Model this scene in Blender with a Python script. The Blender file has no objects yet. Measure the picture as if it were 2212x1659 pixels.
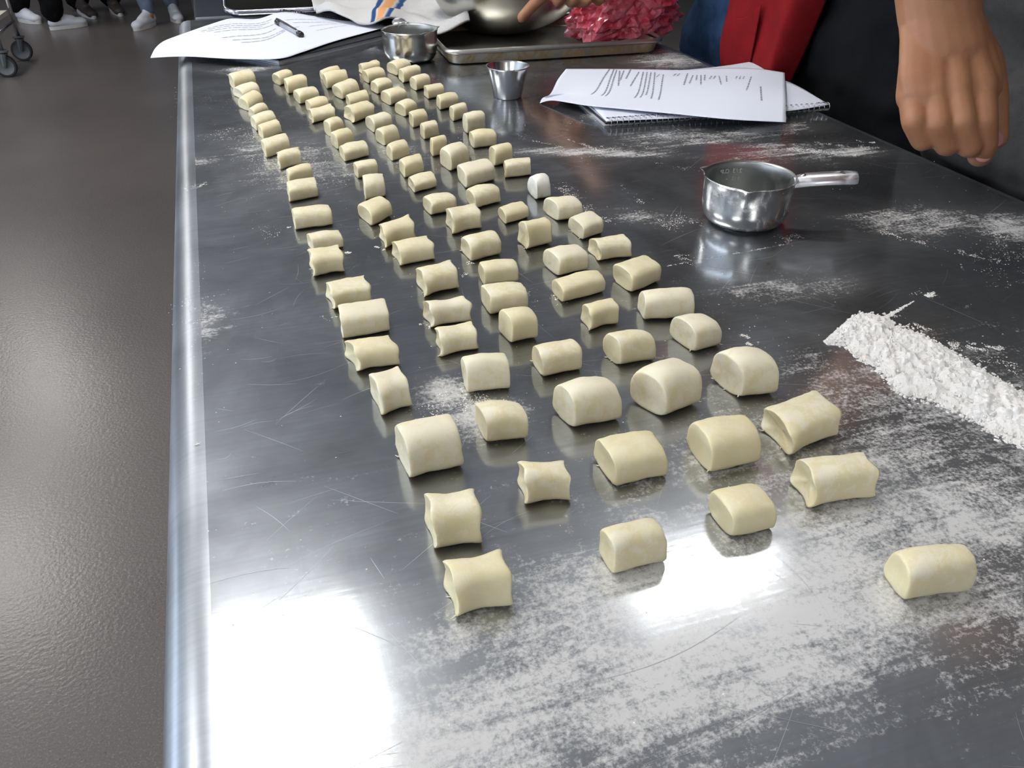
import bpy, bmesh, math, random
from mathutils import Vector, Matrix, noise
random.seed(7)
C = bpy.context.scene.collection
SC = bpy.context.scene
PI = math.pi
# ------------------------------------------------------------------ camera, world, exposure
F = 1790.0
PITCH = math.radians(33.55); YAW = math.radians(18.27)
CAM = Vector((.08, 0, 1.24))
fh = Vector((math.sin(YAW), math.cos(YAW), 0)); RT = Vector((math.cos(YAW), -math.sin(YAW), 0))
FW = fh*math.cos(PITCH) + Vector((0, 0, -math.sin(PITCH))); UPV = RT.cross(FW)
cd = bpy.data.cameras.new('camera'); cam = bpy.data.objects.new('camera', cd); C.objects.link(cam)
cd.sensor_width = 36; cd.lens = 36*F/2212; cd.clip_start = .01
cam.matrix_world = Matrix((RT, UPV, -FW)).transposed().to_4x4(); cam.location = CAM
SC.camera = cam
SC.view_settings.view_transform = 'Standard'; SC.view_settings.look = 'None'
SC.view_settings.exposure = 0.28; SC.view_settings.gamma = 1; SC.view_settings.use_curve_mapping = False
SC.cycles.use_denoising = True
SC.cycles.max_bounces = 8; SC.cycles.caustics_reflective = False; SC.cycles.caustics_refractive = False
SC.cycles.sample_clamp_indirect = 4
w = bpy.data.worlds.new('world'); SC.world = w; w.use_nodes = True
w.node_tree.nodes['Background'].inputs[0].default_value = (.75, .8, .9, 1)
w.node_tree.nodes['Background'].inputs[1].default_value = .25
LAMP = 13.0            # strength of the ceiling troffers
# ceiling troffers: centre x, y (they run 1.2 m along y, 0.6 m wide)
TROFFERS = [(-.12, 1.53), (1.45, 1.85), (3.5, 3.1), (-1.9, 4.8), (-1.9, 7.1), (-.1, -3.2), (3.5, -.2), (-1.9, -1.2), (-1.9, 1.7)]
TH = .9               # table height
# added unseen cool fill light by the left wall, aimed up at the ceiling
def area(name, loc, target, sx, sy, power, col):
    l = bpy.data.lights.new(name, 'AREA'); l.shape = 'RECTANGLE'; l.size = sx; l.size_y = sy; l.energy = power; l.color = col
    o = bpy.data.objects.new(name, l); C.objects.link(o); o.location = loc
    o.rotation_euler = (Vector(target)-Vector(loc)).to_track_quat('-Z', 'Y').to_euler(); return o
area('ceiling_fill_light', (-5.35, 2.0, 1.6), (-1, 2.2, 2.9), 9, 1.6, 200, (.74, .85, 1))

def ray(u, v): return FW + RT*((u-1106)/F) - UPV*((v-829.5)/F)
def U(u, v, z=TH):    # photo point -> world point at height z
    d = ray(u, v); return CAM + d*((z-CAM.z)/d.z)
def D(u, v, dep): return CAM + ray(u, v)*dep
def proj(p):
    q = Vector(p)-CAM; d = q.dot(FW); return 1106+F*q.dot(RT)/d, 829.5-F*q.dot(UPV)/d, d

# ------------------------------------------------------------------ materials
def mat(name, col=(.8, .8, .8), rough=.5, metal=0, **kw):
    m = bpy.data.materials.new(name); m.use_nodes = True
    b = m.node_tree.nodes['Principled BSDF']
    b.inputs['Base Color'].default_value = (*col, 1); b.inputs['Roughness'].default_value = rough
    b.inputs['Metallic'].default_value = metal
    for k, v in kw.items():
        b.inputs[k.replace('_', ' ')].default_value = v
    return m
class N:               # tiny node helper
    def __init__(s, m): s.m = m; s.t = m.node_tree; s.b = s.t.nodes.get('Principled BSDF')
    def n(s, typ, **kw):
        x = s.t.nodes.new(typ)
        for k, v in kw.items():
            if k.startswith('i_'):
                x.inputs[k[2:].replace('_', ' ')].default_value = v
            else: setattr(x, k, v)
        return x
    def l(s, a, b): s.t.links.new(a, b)
    def coord(s, scale=(1, 1, 1), rot=(0, 0, 0), which='Object'):
        c = s.n('ShaderNodeTexCoord'); mp = s.n('ShaderNodeMapping')
        mp.inputs['Scale'].default_value = scale; mp.inputs['Rotation'].default_value = rot
        s.l(c.outputs[which], mp.inputs[0]); return mp.outputs[0]
    def noise(s, sc, det=4, rough=.5, vec=None, dist=0):
        x = s.n('ShaderNodeTexNoise'); x.inputs['Scale'].default_value = sc; x.inputs['Detail'].default_value = det
        x.inputs['Roughness'].default_value = rough; x.inputs['Distortion'].default_value = dist
        if vec is not None: s.l(vec, x.inputs['Vector'])
        return x.outputs['Fac']
    def ramp(s, fac, stops):
        r = s.n('ShaderNodeValToRGB'); e = r.color_ramp.elements
        while len(e) < len(stops): e.new(.5)
        for el, (p, c) in zip(e, stops):
            el.position = p; el.color = (*c, 1) if isinstance(c, tuple) else (c, c, c, 1)
        s.l(fac, r.inputs[0]); return r.outputs[0]
    def math(s, op, a, b=None):
        x = s.n('ShaderNodeMath', operation=op)
        for i, q in enumerate((a, b)):
            if q is None: continue
            if isinstance(q, (int, float)): x.inputs[i].default_value = q
            else: s.l(q, x.inputs[i])
        return x.outputs[0]
    def mix(s, fac, a, b):
        x = s.n('ShaderNodeMix', data_type='RGBA')
        for i, q in ((0, fac), (6, a), (7, b)):
            if isinstance(q, (int, float)): x.inputs[i].default_value = q
            elif isinstance(q, tuple): x.inputs[i].default_value = (*q, 1)
            else: s.l(q, x.inputs[i])
        return x.outputs[2]
    def bump(s, h, strength=.3, dist=.001, normal=None):
        x = s.n('ShaderNodeBump'); x.inputs['Strength'].default_value = strength; x.inputs['Distance'].default_value = dist
        s.l(h, x.inputs['Height'])
        if normal is not None: s.l(normal, x.inputs['Normal'])
        return x.outputs[0]

def m_floor():
    m = mat('floor_epoxy', (.12, .105, .1), .27); k = N(m)
    v = k.coord()
    big = k.noise(.9, 3, vec=v); sp = k.noise(260, 2, vec=v)
    c = k.mix(k.ramp(big, [(.3, 0), (.7, 1)]), (.100, .087, .081), (.138, .121, .113))
    c = k.mix(k.ramp(sp, [(.55, 0), (.7, .5)]), c, (.22, .2, .19))
    c = k.mix(k.ramp(k.noise(330, 2, vec=k.coord(rot=(0, 0, 1))), [(.6, 0), (.72, .6)]), c, (.03, .028, .028))
    k.l(c, k.b.inputs['Base Color'])
    k.l(k.bump(k.noise(120, 2, vec=v), .35, .0015), k.b.inputs['Normal'])
    k.b.inputs['Specular IOR Level'].default_value = .5
    return m
def m_steel(name='brushed_steel', base=(.44, .465, .50), r1=.125, r2=.34, film=True):
    m = bpy.data.materials.new(name); m.use_nodes = True; k = N(m); t = m.node_tree
    b1 = k.b; b1.inputs['Metallic'].default_value = 1
    v = k.coord()
    st = k.coord((8, 320, 8)); st2 = k.coord((320, 8, 8), (0, 0, .25))
    brush = k.noise(1, 3, .6, st); brush2 = k.noise(1, 3, .6, st2)
    cloud = k.noise(7, 5, .6, v, .5)
    col = k.mix(k.ramp(cloud, [(.3, 0), (.7, 1)]), tuple(c*.82 for c in base), tuple(min(1, c*1.15) for c in base))
    col = k.mix(k.ramp(brush, [(.35, 0), (.75, .35)]), col, tuple(c*.6 for c in base))
    k.l(col, b1.inputs['Base Color'])
    k.l(k.math('ADD', k.math('MULTIPLY', cloud, .08), r1-.04), b1.inputs['Roughness'])
    nb = k.bump(brush, .035, .0006)
    nb = k.bump(k.noise(14, 2, .5, v), .10, .0012, nb)
    k.l(nb, b1.inputs['Normal'])
    b2 = k.n('ShaderNodeBsdfPrincipled'); b2.inputs['Metallic'].default_value = 1
    k.l(col, b2.inputs['Base Color']); b2.inputs['Roughness'].default_value = r2
    b2.inputs['Anisotropic'].default_value = .5
    k.l(k.bump(brush2, .12, .0006), b2.inputs['Normal'])
    mx = k.n('ShaderNodeMixShader'); k.l(k.ramp(cloud, [(.35, .2), (.75, .42)]), mx.inputs[0]); k.l(b1.outputs[0], mx.inputs[1]); k.l(b2.outputs[0], mx.inputs[2])
    out = t.nodes['Material Output']
    if film:
        a = k.n('ShaderNodeAttribute', attribute_name='film')
        d = k.n('ShaderNodeBsdfDiffuse'); d.inputs[0].default_value = (.70, .69, .68, 1)
        fine = k.noise(330, 5, .75, v); mid = k.noise(38, 6, .65, v, 1.2); strk = k.noise(1, 5, .65, k.coord((7, 75, 7), (0, 0, -.45)), 1.0)
        tex = k.math('ADD', k.math('MULTIPLY', mid, .75), k.math('ADD', k.math('MULTIPLY', fine, 1.1), k.math('MULTIPLY', strk, .8)))
        # film in [0..1]; threshold against texture
        f = k.math('SUBTRACT', k.math('ADD', k.math('MULTIPLY', a.outputs['Fac'], 1.2), tex), 1.70)
        f = k.ramp(f, [(.0, 0), (.30, .70)])
        haze = k.math('MULTIPLY', a.outputs['Fac'], .14)
        f = k.math('MINIMUM', k.math('ADD', f, k.math('ADD', haze, .015)), .9)
        m2 = k.n('ShaderNodeMixShader'); k.l(f, m2.inputs[0]); k.l(mx.outputs[0], m2.inputs[1]); k.l(d.outputs[0], m2.inputs[2])
        k.l(m2.outputs[0], out.inputs[0])
    else: k.l(mx.outputs[0], out.inputs[0])
    return m
def m_dough(name, flour=0.0, thr=.5):
    m = mat(name, (.80, .745, .50), .55, Subsurface_Weight=.25, Subsurface_Scale=.006); k = N(m)
    k.b.inputs['Subsurface Radius'].default_value = (1, .8, .4)
    v = k.coord()
    c = k.mix(k.ramp(k.noise(60, 3, vec=v), [(.3, 0), (.75, 1)]), (.72, .635, .39), (.77, .69, .455))
    g = k.n('ShaderNodeNewGeometry'); sx = k.n('ShaderNodeSeparateXYZ'); k.l(g.outputs['Normal'], sx.inputs[0])
    fl = k.math('ADD', k.noise(130, 5, .7, v, .6), k.math('MULTIPLY', sx.outputs[2], .12))
    fl = k.math('ADD', fl, k.math('MULTIPLY', k.noise(900, 2, .6, v), .18))
    c = k.mix(k.math('MULTIPLY', k.ramp(fl, [(thr, 0), (thr+.16, 1)]), flour), c, (.84, .82, .74))
    k.l(c, k.b.inputs['Base Color'])
    k.l(k.bump(k.noise(700, 4, .7, v), .35, .0005), k.b.inputs['Normal'])
    return m
def m_cloth(name, col, col2=None, sc=300, rough=.9, bs=.4, dist=.001):
    m = mat(name, col, rough); k = N(m); v = k.coord()
    col2 = col2 or tuple(c*.7 for c in col)
    c = k.mix(k.ramp(k.noise(sc*.06, 5, .65, v), [(.3, 0), (.7, 1)]), col2, col)
    k.l(c, k.b.inputs['Base Color']); k.l(k.bump(k.noise(sc, 3, .6, v), bs, dist), k.b.inputs['Normal'])
    k.b.inputs['Specular IOR Level'].default_value = .15
    return m
def m_skin():
    m = mat('skin', (.50, .27, .165), .5, Subsurface_Weight=.12, Subsurface_Scale=.008); k = N(m); v = k.coord()
    c = k.mix(k.ramp(k.noise(22, 4, .6, v), [(.3, 0), (.7, 1)]), (.31, .130, .062), (.39, .180, .090))
    k.l(c, k.b.inputs['Base Color']); k.l(k.bump(k.noise(500, 3, .6, v), .3, .0004), k.b.inputs['Normal'])
    return m
def m_dusty_metal(name, base, r, thr=.6, amt=.7, dust=(.72, .72, .72), sc=40):
    m = mat(name, base, r, 1); k = N(m); v = k.coord()
    f = k.ramp(k.noise(sc, 6, .7, v, .8), [(thr, 0), (thr+.12, amt)])
    d = k.n('ShaderNodeBsdfDiffuse'); d.inputs[0].default_value = (*dust, 1)
    mx = k.n('ShaderNodeMixShader'); k.l(f, mx.inputs[0]); k.l(k.b.outputs[0], mx.inputs[1]); k.l(d.outputs[0], mx.inputs[2])
    k.l(mx.outputs[0], m.node_tree.nodes['Material Output'].inputs[0])
    k.l(k.bump(k.noise(9, 2, .5, v), .08, .002), k.b.inputs['Normal'])
    return m
M = dict(
 floor=m_floor(), table=m_steel(),
 lettering=mat('bright_lettering', (.95, .95, .95), .6), innersteel=m_dusty_metal('dull_inner_steel', (.36, .37, .36), .38, .50, .3, (.40, .41, .39), 30), handle=m_dusty_metal('handle_steel', (.78, .78, .80), .34, .52, .6, (.8, .8, .84), 50),  # handle: pale flour coat also paints in a bright ceiling reflection
 edge=m_steel('rolled_edge_steel', (.42, .445, .48), .32, .5, False),
 darksteel=mat('dark_steel', (.16, .17, .20), .3, 1),
 tableleg=mat('dull_steel', (.35, .36, .38), .35, 1),
 ceiling=mat('ceiling_tile', (.84, .87, .92), .9), wall=mat('wall_paint', (.65, .65, .66), .8), darkwall=mat('dark_wall', (.07, .07, .08), .7),
 lamp=None,
 dough=m_dough('dough', .45, .62), floury=m_dough('floury_dough', .42, .50), white=m_dough('flour_coated_dough', 1.0, .40), smooth=m_dough('smooth_dough', .25, .66),
 steel=m_dusty_metal('polished_steel', (.66, .65, .62), .2, .50, .5), steel2=m_dusty_metal('worn_steel', (.58, .57, .54), .2, .62, .35, (.4, .4, .38)),
 shiny=mat('shiny_steel', (.70, .70, .69), .22, 1), chrome=mat('chrome', (.55, .55, .6), .18, 1),
 bowl=m_dusty_metal('bowl_steel', (.50, .49, .45), .27, .66, .25, (.4, .4, .38), 14),
 pan=m_dusty_metal('sheet_pan_aluminium', (.55, .54, .50), .35, .6, .55, (.22, .16, .10), 18), panside=m_dusty_metal('stained_pan_side', (.55, .52, .45), .45, .45, .85, (.42, .30, .16), 24),
 paper=mat('paper', (.70, .73, .83), .85), page=mat('page', (.64, .67, .75), .85), cover=mat('black_cover', (.02, .02, .022), .5), card=mat('grey_card', (.45, .46, .47), .8), red=mat('red_card', (.45, .03, .05), .6), ink=mat('ink', (.30, .31, .35), .8), paleink=mat('pale_ink', (.42, .43, .50), .8), wire=mat('wire', (.5, .5, .53), .25, 1), wireblack=mat('black_wire', (.03, .03, .035), .35),
 blackplastic=mat('black_plastic', (.012, .012, .014), .3), greyplastic=mat('grey_clear_plastic', (.35, .36, .42), .3),
 towel=None, skin=m_skin(), nail=mat('nail', (.50, .22, .20), .35),
 jeans=m_cloth('blue_denim', (.035, .075, .155), (.012, .03, .07), 260), blackjeans=m_cloth('black_denim', (.005, .0055, .007), (.0025, .003, .0035), 260), greysweat=m_cloth('grey_fleece', (.058, .057, .056), (.034, .033, .033), 500, bs=.7), apron=m_cloth('red_twill', (.22, .008, .011), (.16, .006, .008), 500, bs=.2),
 blackcloth=m_cloth('black_cloth', (.004, .004, .005)), paleblue=m_cloth('pale_jeans', (.13, .17, .23), (.07, .10, .14), 60), shoe=mat('white_shoe', (.60, .60, .66), .6), sole=mat('sole', (.55, .54, .52), .7), darkshoe=mat('dark_shoe', (.05, .04, .035), .6), navy=m_cloth('navy_cloth', (.02, .03, .09)), hair=mat('hair', (.012, .01, .009), .5), thread=mat('gold_thread', (.10, .08, .03), .8),
 rubber=mat('black_rubber', (.008, .008, .009), .5), hub=mat('grey_hub', (.10, .11, .115), .45), shelf=mat('cream_shelf', (.6, .56, .5), .5),
 flour=None, blacksheet=mat('blackened_tray', (.006, .006, .005), .85, 0, Specular_IOR_Level=.1),
)
m = mat('lamp_diffuser', (1, 1, 1)); m.node_tree.nodes['Principled BSDF'].inputs['Emission Color'].default_value = (1, .985, .95, 1); m.node_tree.nodes['Principled BSDF'].inputs['Emission Strength'].default_value = LAMP; M['lamp'] = m
m = mat('flour', (.90, .88, .85), 1); k = N(m); k.l(k.bump(k.noise(420, 4, .7, k.coord()), .8, .002), k.b.inputs['Normal']); k.b.inputs['Specular IOR Level'].default_value = .1
k.l(k.mix(k.ramp(k.noise(60, 4, .6, k.coord()), [(.45, 0), (.75, .6)]), (.90, .88, .86), (.86, .81, .74)), k.b.inputs['Base Color']); M['flour'] = m
# towel with stripes along its local uv (x)
m = mat('terry_towel', (.62, .61, .60), .95); k = N(m); uv = k.coord(which='UV'); sep = k.n('ShaderNodeSeparateXYZ'); k.l(uv, sep.inputs[0])
r = k.ramp(sep.outputs[0], [(0, (.62, .61, .60)), (.44, (.62, .61, .60)), (.445, (.03, .08, .22)), (.465, (.03, .08, .22)), (.47, (.6, .6, .58)), (.485, (.75, .36, .16)), (.52, (.75, .36, .16)), (.53, (.6, .6, .58)), (.545, (.03, .08, .22)), (.565, (.03, .08, .22)), (.57, (.62, .61, .60))])
for e in [n_ for n_ in m.node_tree.nodes if n_.type == 'VALTORGB']: e.color_ramp.interpolation = 'LINEAR'
k.l(r, k.b.inputs['Base Color']); k.l(k.bump(k.noise(420, 3, .7, k.coord()), .9, .003), k.b.inputs['Normal']); k.b.inputs['Specular IOR Level'].default_value = .1; M['towel'] = m
# crumpled red film
m = mat('red_film', (.80, .06, .12), .16, Coat_Weight=1.0, Coat_Roughness=.05, Transmission_Weight=.12, IOR=1.3); k = N(m)
k.l(k.mix(k.ramp(k.noise(30, 3, .6, k.coord()), [(.35, 0), (.7, 1)]), (.78, .04, .08), (.92, .28, .34)), k.b.inputs['Base Color'])
k.l(k.bump(k.noise(45, 2, .5, k.coord(), .8), .5, .006), k.b.inputs['Normal']); M['film'] = m

# ------------------------------------------------------------------ helpers
def obj(name, bm, m, parent=None, smooth=True, angle=None):
    me = bpy.data.meshes.new(name)
    if isinstance(bm, bmesh.types.BMesh):
        bmesh.ops.recalc_face_normals(bm, faces=bm.faces); bm.to_mesh(me); bm.free()
    else: me.from_pydata(*bm); me.update()
    if m is not None:
        for q in (m if isinstance(m, (list, tuple)) else [m]): me.materials.append(q)
    if smooth:
        me.shade_smooth()
        if angle: me.set_sharp_from_angle(angle=math.radians(angle))
    o = bpy.data.objects.new(name, me); C.objects.link(o)
    if parent is not None:
        o.parent = parent; o.matrix_parent_inverse = parent.matrix_world.inverted() if False else Matrix.Translation(-parent.location)
    return o
def tag(o, label, cat, group=None, kind=None):
    o['label'] = label; o['category'] = cat
    if group: o['group'] = group
    if kind: o['kind'] = kind
    return o
def thing(name, loc, label, cat, group=None):
    o = bpy.data.objects.new(name, None); C.objects.link(o); o.location = loc; o.empty_display_size = .05
    return tag(o, label, cat, group)
def recentre(o, base):
    """give a one-mesh thing an origin at its base"""
    base = Vector(base); o.data.transform(Matrix.Translation(-base)); o.location = base; return o
def struct(name, bm, m, smooth=False):
    o = obj(name, bm, m, None, smooth); o['kind'] = 'structure'; return o
def box(bm, lo, hi, mtx=None, bev=0, seg=2):
    lo, hi = Vector(lo), Vector(hi)
    r = bmesh.ops.create_cube(bm, size=1); vs = r['verts']
    for v in vs:
        v.co = Vector(((v.co[i]+.5)*(hi[i]-lo[i])+lo[i]) for i in range(3))
    if bev:
        es = list({e for v in vs for e in v.link_edges})
        rr = bmesh.ops.bevel(bm, geom=es, offset=bev, segments=seg, affect='EDGES', profile=.5); vs = list({v for f in rr['faces'] for v in f.verts} | {v for v in vs if v.is_valid})
    if mtx is not None:
        for v in vs: v.co = mtx @ v.co
    return vs
def tube(bm, pts, r, n=10, caps=True, closed=False):
    pts = [Vector(p) for p in pts]; rings = []
    L = len(pts); up = None
    for i, p in enumerate(pts):
        a = pts[(i-1) % L] if closed or i > 0 else p; b = pts[(i+1) % L] if closed or i < L-1 else p
        t = (b-a).normalized()
        if up is None: up = t.orthogonal().normalized()
        up = (up - t*up.dot(t)).normalized(); s = t.cross(up)
        rr = r[i] if isinstance(r, (list, tuple)) else r
        rings.append([bm.verts.new(p + (up*math.cos(2*PI*j/n)+s*math.sin(2*PI*j/n))*rr) for j in range(n)])
    for i in range(L if closed else L-1):
        A, B = rings[i], rings[(i+1) % L]
        for j in range(n): bm.faces.new((A[j], A[(j+1) % n], B[(j+1) % n], B[j]))
    if caps and not closed: bm.faces.new(rings[0][::-1]); bm.faces.new(rings[-1])
def lathe(bm, prof, c=(0, 0, 0), n=48, fn=None, mtx=None, close=False):
    """prof: list of (r,z). fn(r,z,ang)->(r,z)"""
    c = Vector(c); rings = []
    for (r, z) in prof:
        if r < 1e-6: rings.append([bm.verts.new((0, 0, z))])
        else:
            g = []
            for j in range(n):
                a = 2*PI*j/n; rr, zz = (fn(r, z, a) if fn else (r, z)); g.append(bm.verts.new((rr*math.cos(a), rr*math.sin(a), zz)))
            rings.append(g)
    for A, B in zip(rings, rings[1:]):
        if len(A) == 1 and len(B) == 1: continue
        for j in range(n):
            q = [A[j % len(A)], A[(j+1) % len(A)], B[(j+1) % len(B)], B[j % len(B)]]
            q = list(dict.fromkeys(q)); bm.faces.new(q)
    for g in rings:
        for v in g: v.co = (mtx @ v.co if mtx is not None else v.co) + c
def lerp(a, b, t): return a+(b-a)*t
def pl(pts, t):
    """point on a polyline at parameter t (by length)"""
    L = [(b-a).length for a, b in zip(pts, pts[1:])]; T = sum(L)*t
    for (a, b, l) in zip(pts, pts[1:], L):
        if T <= l or (b is pts[-1]): return a.lerp(b, min(1, T/max(l, 1e-9)))
        T -= l
def cr(pts, t):
    """catmull-rom through pts, t in 0..1"""
    n = len(pts)-1
    if n == 1: return pts[0].lerp(pts[1], t)
    x = min(t*n, n-1e-6); i = int(x); f = x-i
    p0 = pts[max(i-1, 0)]; p1 = pts[i]; p2 = pts[i+1]; p3 = pts[min(i+2, n)]
    return .5*((2*p1)+(p2-p0)*f+(2*p0-5*p1+4*p2-p3)*f*f+(3*p1-p0-3*p2+p3)*f**3)
class Coons:
    """surface between bottom, top, left, right edge curves"""
    def __init__(s, bot, top, left, right): s.b, s.t, s.l, s.r = bot, top, left, right
    def __call__(s, u, v):
        B, T, L, R_ = cr(s.b, u), cr(s.t, u), cr(s.l, v), cr(s.r, v)
        return B*(1-v)+T*v+L*(1-u)+R_*u - (s.b[0]*(1-u)*(1-v)+s.b[-1]*u*(1-v)+s.t[0]*(1-u)*v+s.t[-1]*u*v)
def sheet_bm(S, nu=30, nv=20, th=.0004, uv=True, fn=None):
    bm = bmesh.new(); g = []
    for s in (1, -1):
        g.append([[bm.verts.new((fn(S(i/nu, j/nv), i/nu, j/nv) if fn else S(i/nu, j/nv)) + Vector((0, 0, s*th/2))) for j in range(nv+1)] for i in range(nu+1)])
    A, B = g; uvl = bm.loops.layers.uv.new('uv')
    def F_(vs, uvs=None):
        f = bm.faces.new(vs)
        if uvs:
            for l, q in zip(f.loops, uvs): l[uvl].uv = q
    for i in range(nu):
        for j in range(nv):
            q = [(i/nu, j/nv), ((i+1)/nu, j/nv), ((i+1)/nu, (j+1)/nv), (i/nu, (j+1)/nv)]
            F_((A[i][j], A[i+1][j], A[i+1][j+1], A[i][j+1]), q); F_((B[i][j], B[i][j+1], B[i+1][j+1], B[i+1][j]), [q[0], q[3], q[2], q[1]])
    for i in range(nu):
        F_((A[i][0], B[i][0], B[i+1][0], A[i+1][0])); F_((A[i][nv], A[i+1][nv], B[i+1][nv], B[i][nv]))
    for j in range(nv):
        F_((A[0][j], A[0][j+1], B[0][j+1], B[0][j])); F_((A[nu][j], B[nu][j], B[nu][j+1], A[nu][j+1]))
    return bm
def rcone(bm, p1, r1, p2, r2, n=16, flat=None):
    """rounded tapered limb piece"""
    p1, p2 = Vector(p1), Vector(p2); ax = (p2-p1); L = ax.length; t = ax.normalized()
    if flat: up = Vector(flat[0]); up = (up - t*up.dot(t)).normalized(); fu, fs = flat[1], flat[2]
    else: up = t.orthogonal().normalized(); fu = fs = 1
    s = t.cross(up); rings = []
    prof = [(-math.cos(a)*r1, math.sin(a)*r1) for a in (0, .35, .7, 1.1, PI/2)] + [(L-math.cos(a)*r2, math.sin(a)*r2) for a in (PI/2, 2.04, 2.44, 2.79, PI)]
    for (h, rr) in prof:
        if rr < 1e-6: rings.append([bm.verts.new(p1+t*h)])
        else: rings.append([bm.verts.new(p1+t*h+(up*math.cos(2*PI*j/n)*fu+s*math.sin(2*PI*j/n)*fs)*rr) for j in range(n)])
    for A, B in zip(rings, rings[1:]):
        for j in range(n):
            q = list(dict.fromkeys([A[j % len(A)], A[(j+1) % len(A)], B[(j+1) % len(B)], B[j % len(B)]]))
            if len(q) > 2: bm.faces.new(q)
def blob(o, voxel, smooth=6, fac=.5):
    """fuse overlapping pieces into one continuous surface"""
    md = o.modifiers.new('r', 'REMESH'); md.mode = 'VOXEL'; md.voxel_size = voxel; md.use_smooth_shade = True
    sm = o.modifiers.new('s', 'SMOOTH'); sm.iterations = smooth; sm.factor = fac
    dg = bpy.context.evaluated_depsgraph_get(); dg.update(); me = bpy.data.meshes.new_from_object(o.evaluated_get(dg), depsgraph=dg)
    o.modifiers.clear(); old = o.data; mats = [q for q in old.materials]; o.data = me
    me.materials.clear()
    for q in mats: me.materials.append(q)
    me.name = o.name; me.shade_smooth(); bpy.data.meshes.remove(old); return o
def wobble(o, amp, sc, seed=0):
    nr = [v.normal.copy() for v in o.data.vertices]; co = []
    for v, n_ in zip(o.data.vertices, nr):
        co.extend(v.co + n_*amp*noise.fractal(v.co*sc+Vector((seed, 0, 0)), 1, 2, 3))
    o.data.vertices.foreach_set('co', co); o.data.update()

# ------------------------------------------------------------------ the room
bm = bmesh.new(); box(bm, (-5.5, -4.5, -.1), (6.5, 10.5, 0)); struct('floor', bm, M['floor'])
bm = bmesh.new(); box(bm, (-5.5, -4.5, 2.9), (6.5, 10.5, 3.0)); struct('ceiling', bm, M['ceiling'])
for nm, lo, hi, mm in (('wall_back', (-5.5, 10.5, 0), (6.5, 10.6, 2.9), 'darkwall'), ('wall_front', (-5.5, -4.6, 0), (6.5, -4.5, 2.9), 'wall'), ('wall_left', (-5.6, -4.5, 0), (-5.5, 10.5, 2.9), 'wall'), ('wall_right', (6.5, -4.5, 0), (6.6, 10.5, 2.9), 'wall')):
    bm = bmesh.new(); box(bm, lo, hi); struct(nm, bm, M[mm])
for i, (x, y) in enumerate(TROFFERS):
    t = thing('ceiling_light', (x, y, 2.88), 'white fluorescent troffer in the ceiling', 'light', 'troffers in the ceiling')
    h = .11 if i == 1 else .58
    bm = bmesh.new()
    for lo, hi in (((-.32, -h-.04), (-.28, h+.04)), ((.28, -h-.04), (.32, h+.04)), ((-.28, -h-.04), (.28, -h)), ((-.28, h), (.28, h+.04))): box(bm, (x+lo[0], y+lo[1], 2.87), (x+hi[0], y+hi[1], 2.9))
    obj('frame', bm, M['shelf'], t, False)
    bm = bmesh.new(); box(bm, (x-.28, y-h, 2.875), (x+.28, y+h, 2.895)); obj('diffuser', bm, M['lamp'], t, False)

# ------------------------------------------------------------------ the table
TX0, TX1, TY0, TY1 = -.004, .916, -.30, 2.10
t = thing('prep_table', (.456, .9, 0), 'long stainless steel prep table with scratched floury top and rolled edges', 'table')
# film patches (flour haze): x, y, rx, ry, rot, strength
def W(u, v): p = U(u, v); return p.x, p.y
FILM = []
def fp(u, v, rx, ry, rot, s): x, y = W(u, v); FILM.append((x, y, rx, ry, rot, s))
fp(1750, 1330, .11, .05, .35, .56); fp(1500, 1400, .12, .04, .35, .56); fp(1150, 1520, .16, .05, .25, .46); fp(1600, 1500, .10, .03, .45, .42); fp(1250, 1330, .10, .04, .2, .45); fp(1540, 1270, .05, .025, .3, .42)  # last patch put in to dim the second troffer's reflection
fp(2050, 1150, .14, .12, .3, .45); fp(1050, 900, .03, .025, 0, .55); fp(960, 850, .02, .03, 0, .5); fp(2100, 880, .2, .12, 0, .35)
fp(640, 350, .08, .12, .1, .38); fp(560, 320, .05, .08, .1, .36); fp(720, 370, .05, .06, .1, .34); fp(860, 330, .04, .06, 0, .4); fp(430, 350, .03, .03, 0, .4); fp(530, 150, .05, .03, 0, .5)
fp(1700, 330, .10, .05, -.3, .42); fp(1480, 300, .12, .05, -.2, .42); fp(1840, 330, .05, .02, -.2, .55); fp(1350, 250, .08, .04, -.2, .42); fp(1450, 130, .08, .08, 0, .5); fp(1650, 280, .08, .03, -.1, .55); fp(1300, 330, .14, .02, -.4, .5); fp(2180, 490, .05, .04, .2, .55); fp(1980, 480, .10, .04, -.2, .45); fp(1700, 200, .1, .1, 0, .4)
fp(1300, 580, .1, .05, .1, .25); fp(1450, 700, .10, .1, 0, .2); fp(1700, 620, .1, .03, -.2, .35); fp(420, 700, .03, .05, 0, .4); fp(900, 600, .3, .3, 0, .08); fp(1200, 1100, .3, .1, 0, .2); fp(1700, 1000, .2, .1, 0, .35); fp(600, 1100, .1, .2, 0, .15); fp(1400, 470, .06, .03, -.6, .35)
def film_at(x, y):
    s = 0
    for (cx, cy, rx, ry, a, st) in FILM:
        dx, dy = x-cx, y-cy; c, n_ = math.cos(a), math.sin(a)
        d = ((dx*c+dy*n_)/rx)**2+((-dx*n_+dy*c)/ry)**2
        if d < 6: s = max(s, st*math.exp(-d*.8)) if st > .3 else s+st*math.exp(-d)*.5
    return min(1, s)
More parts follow.
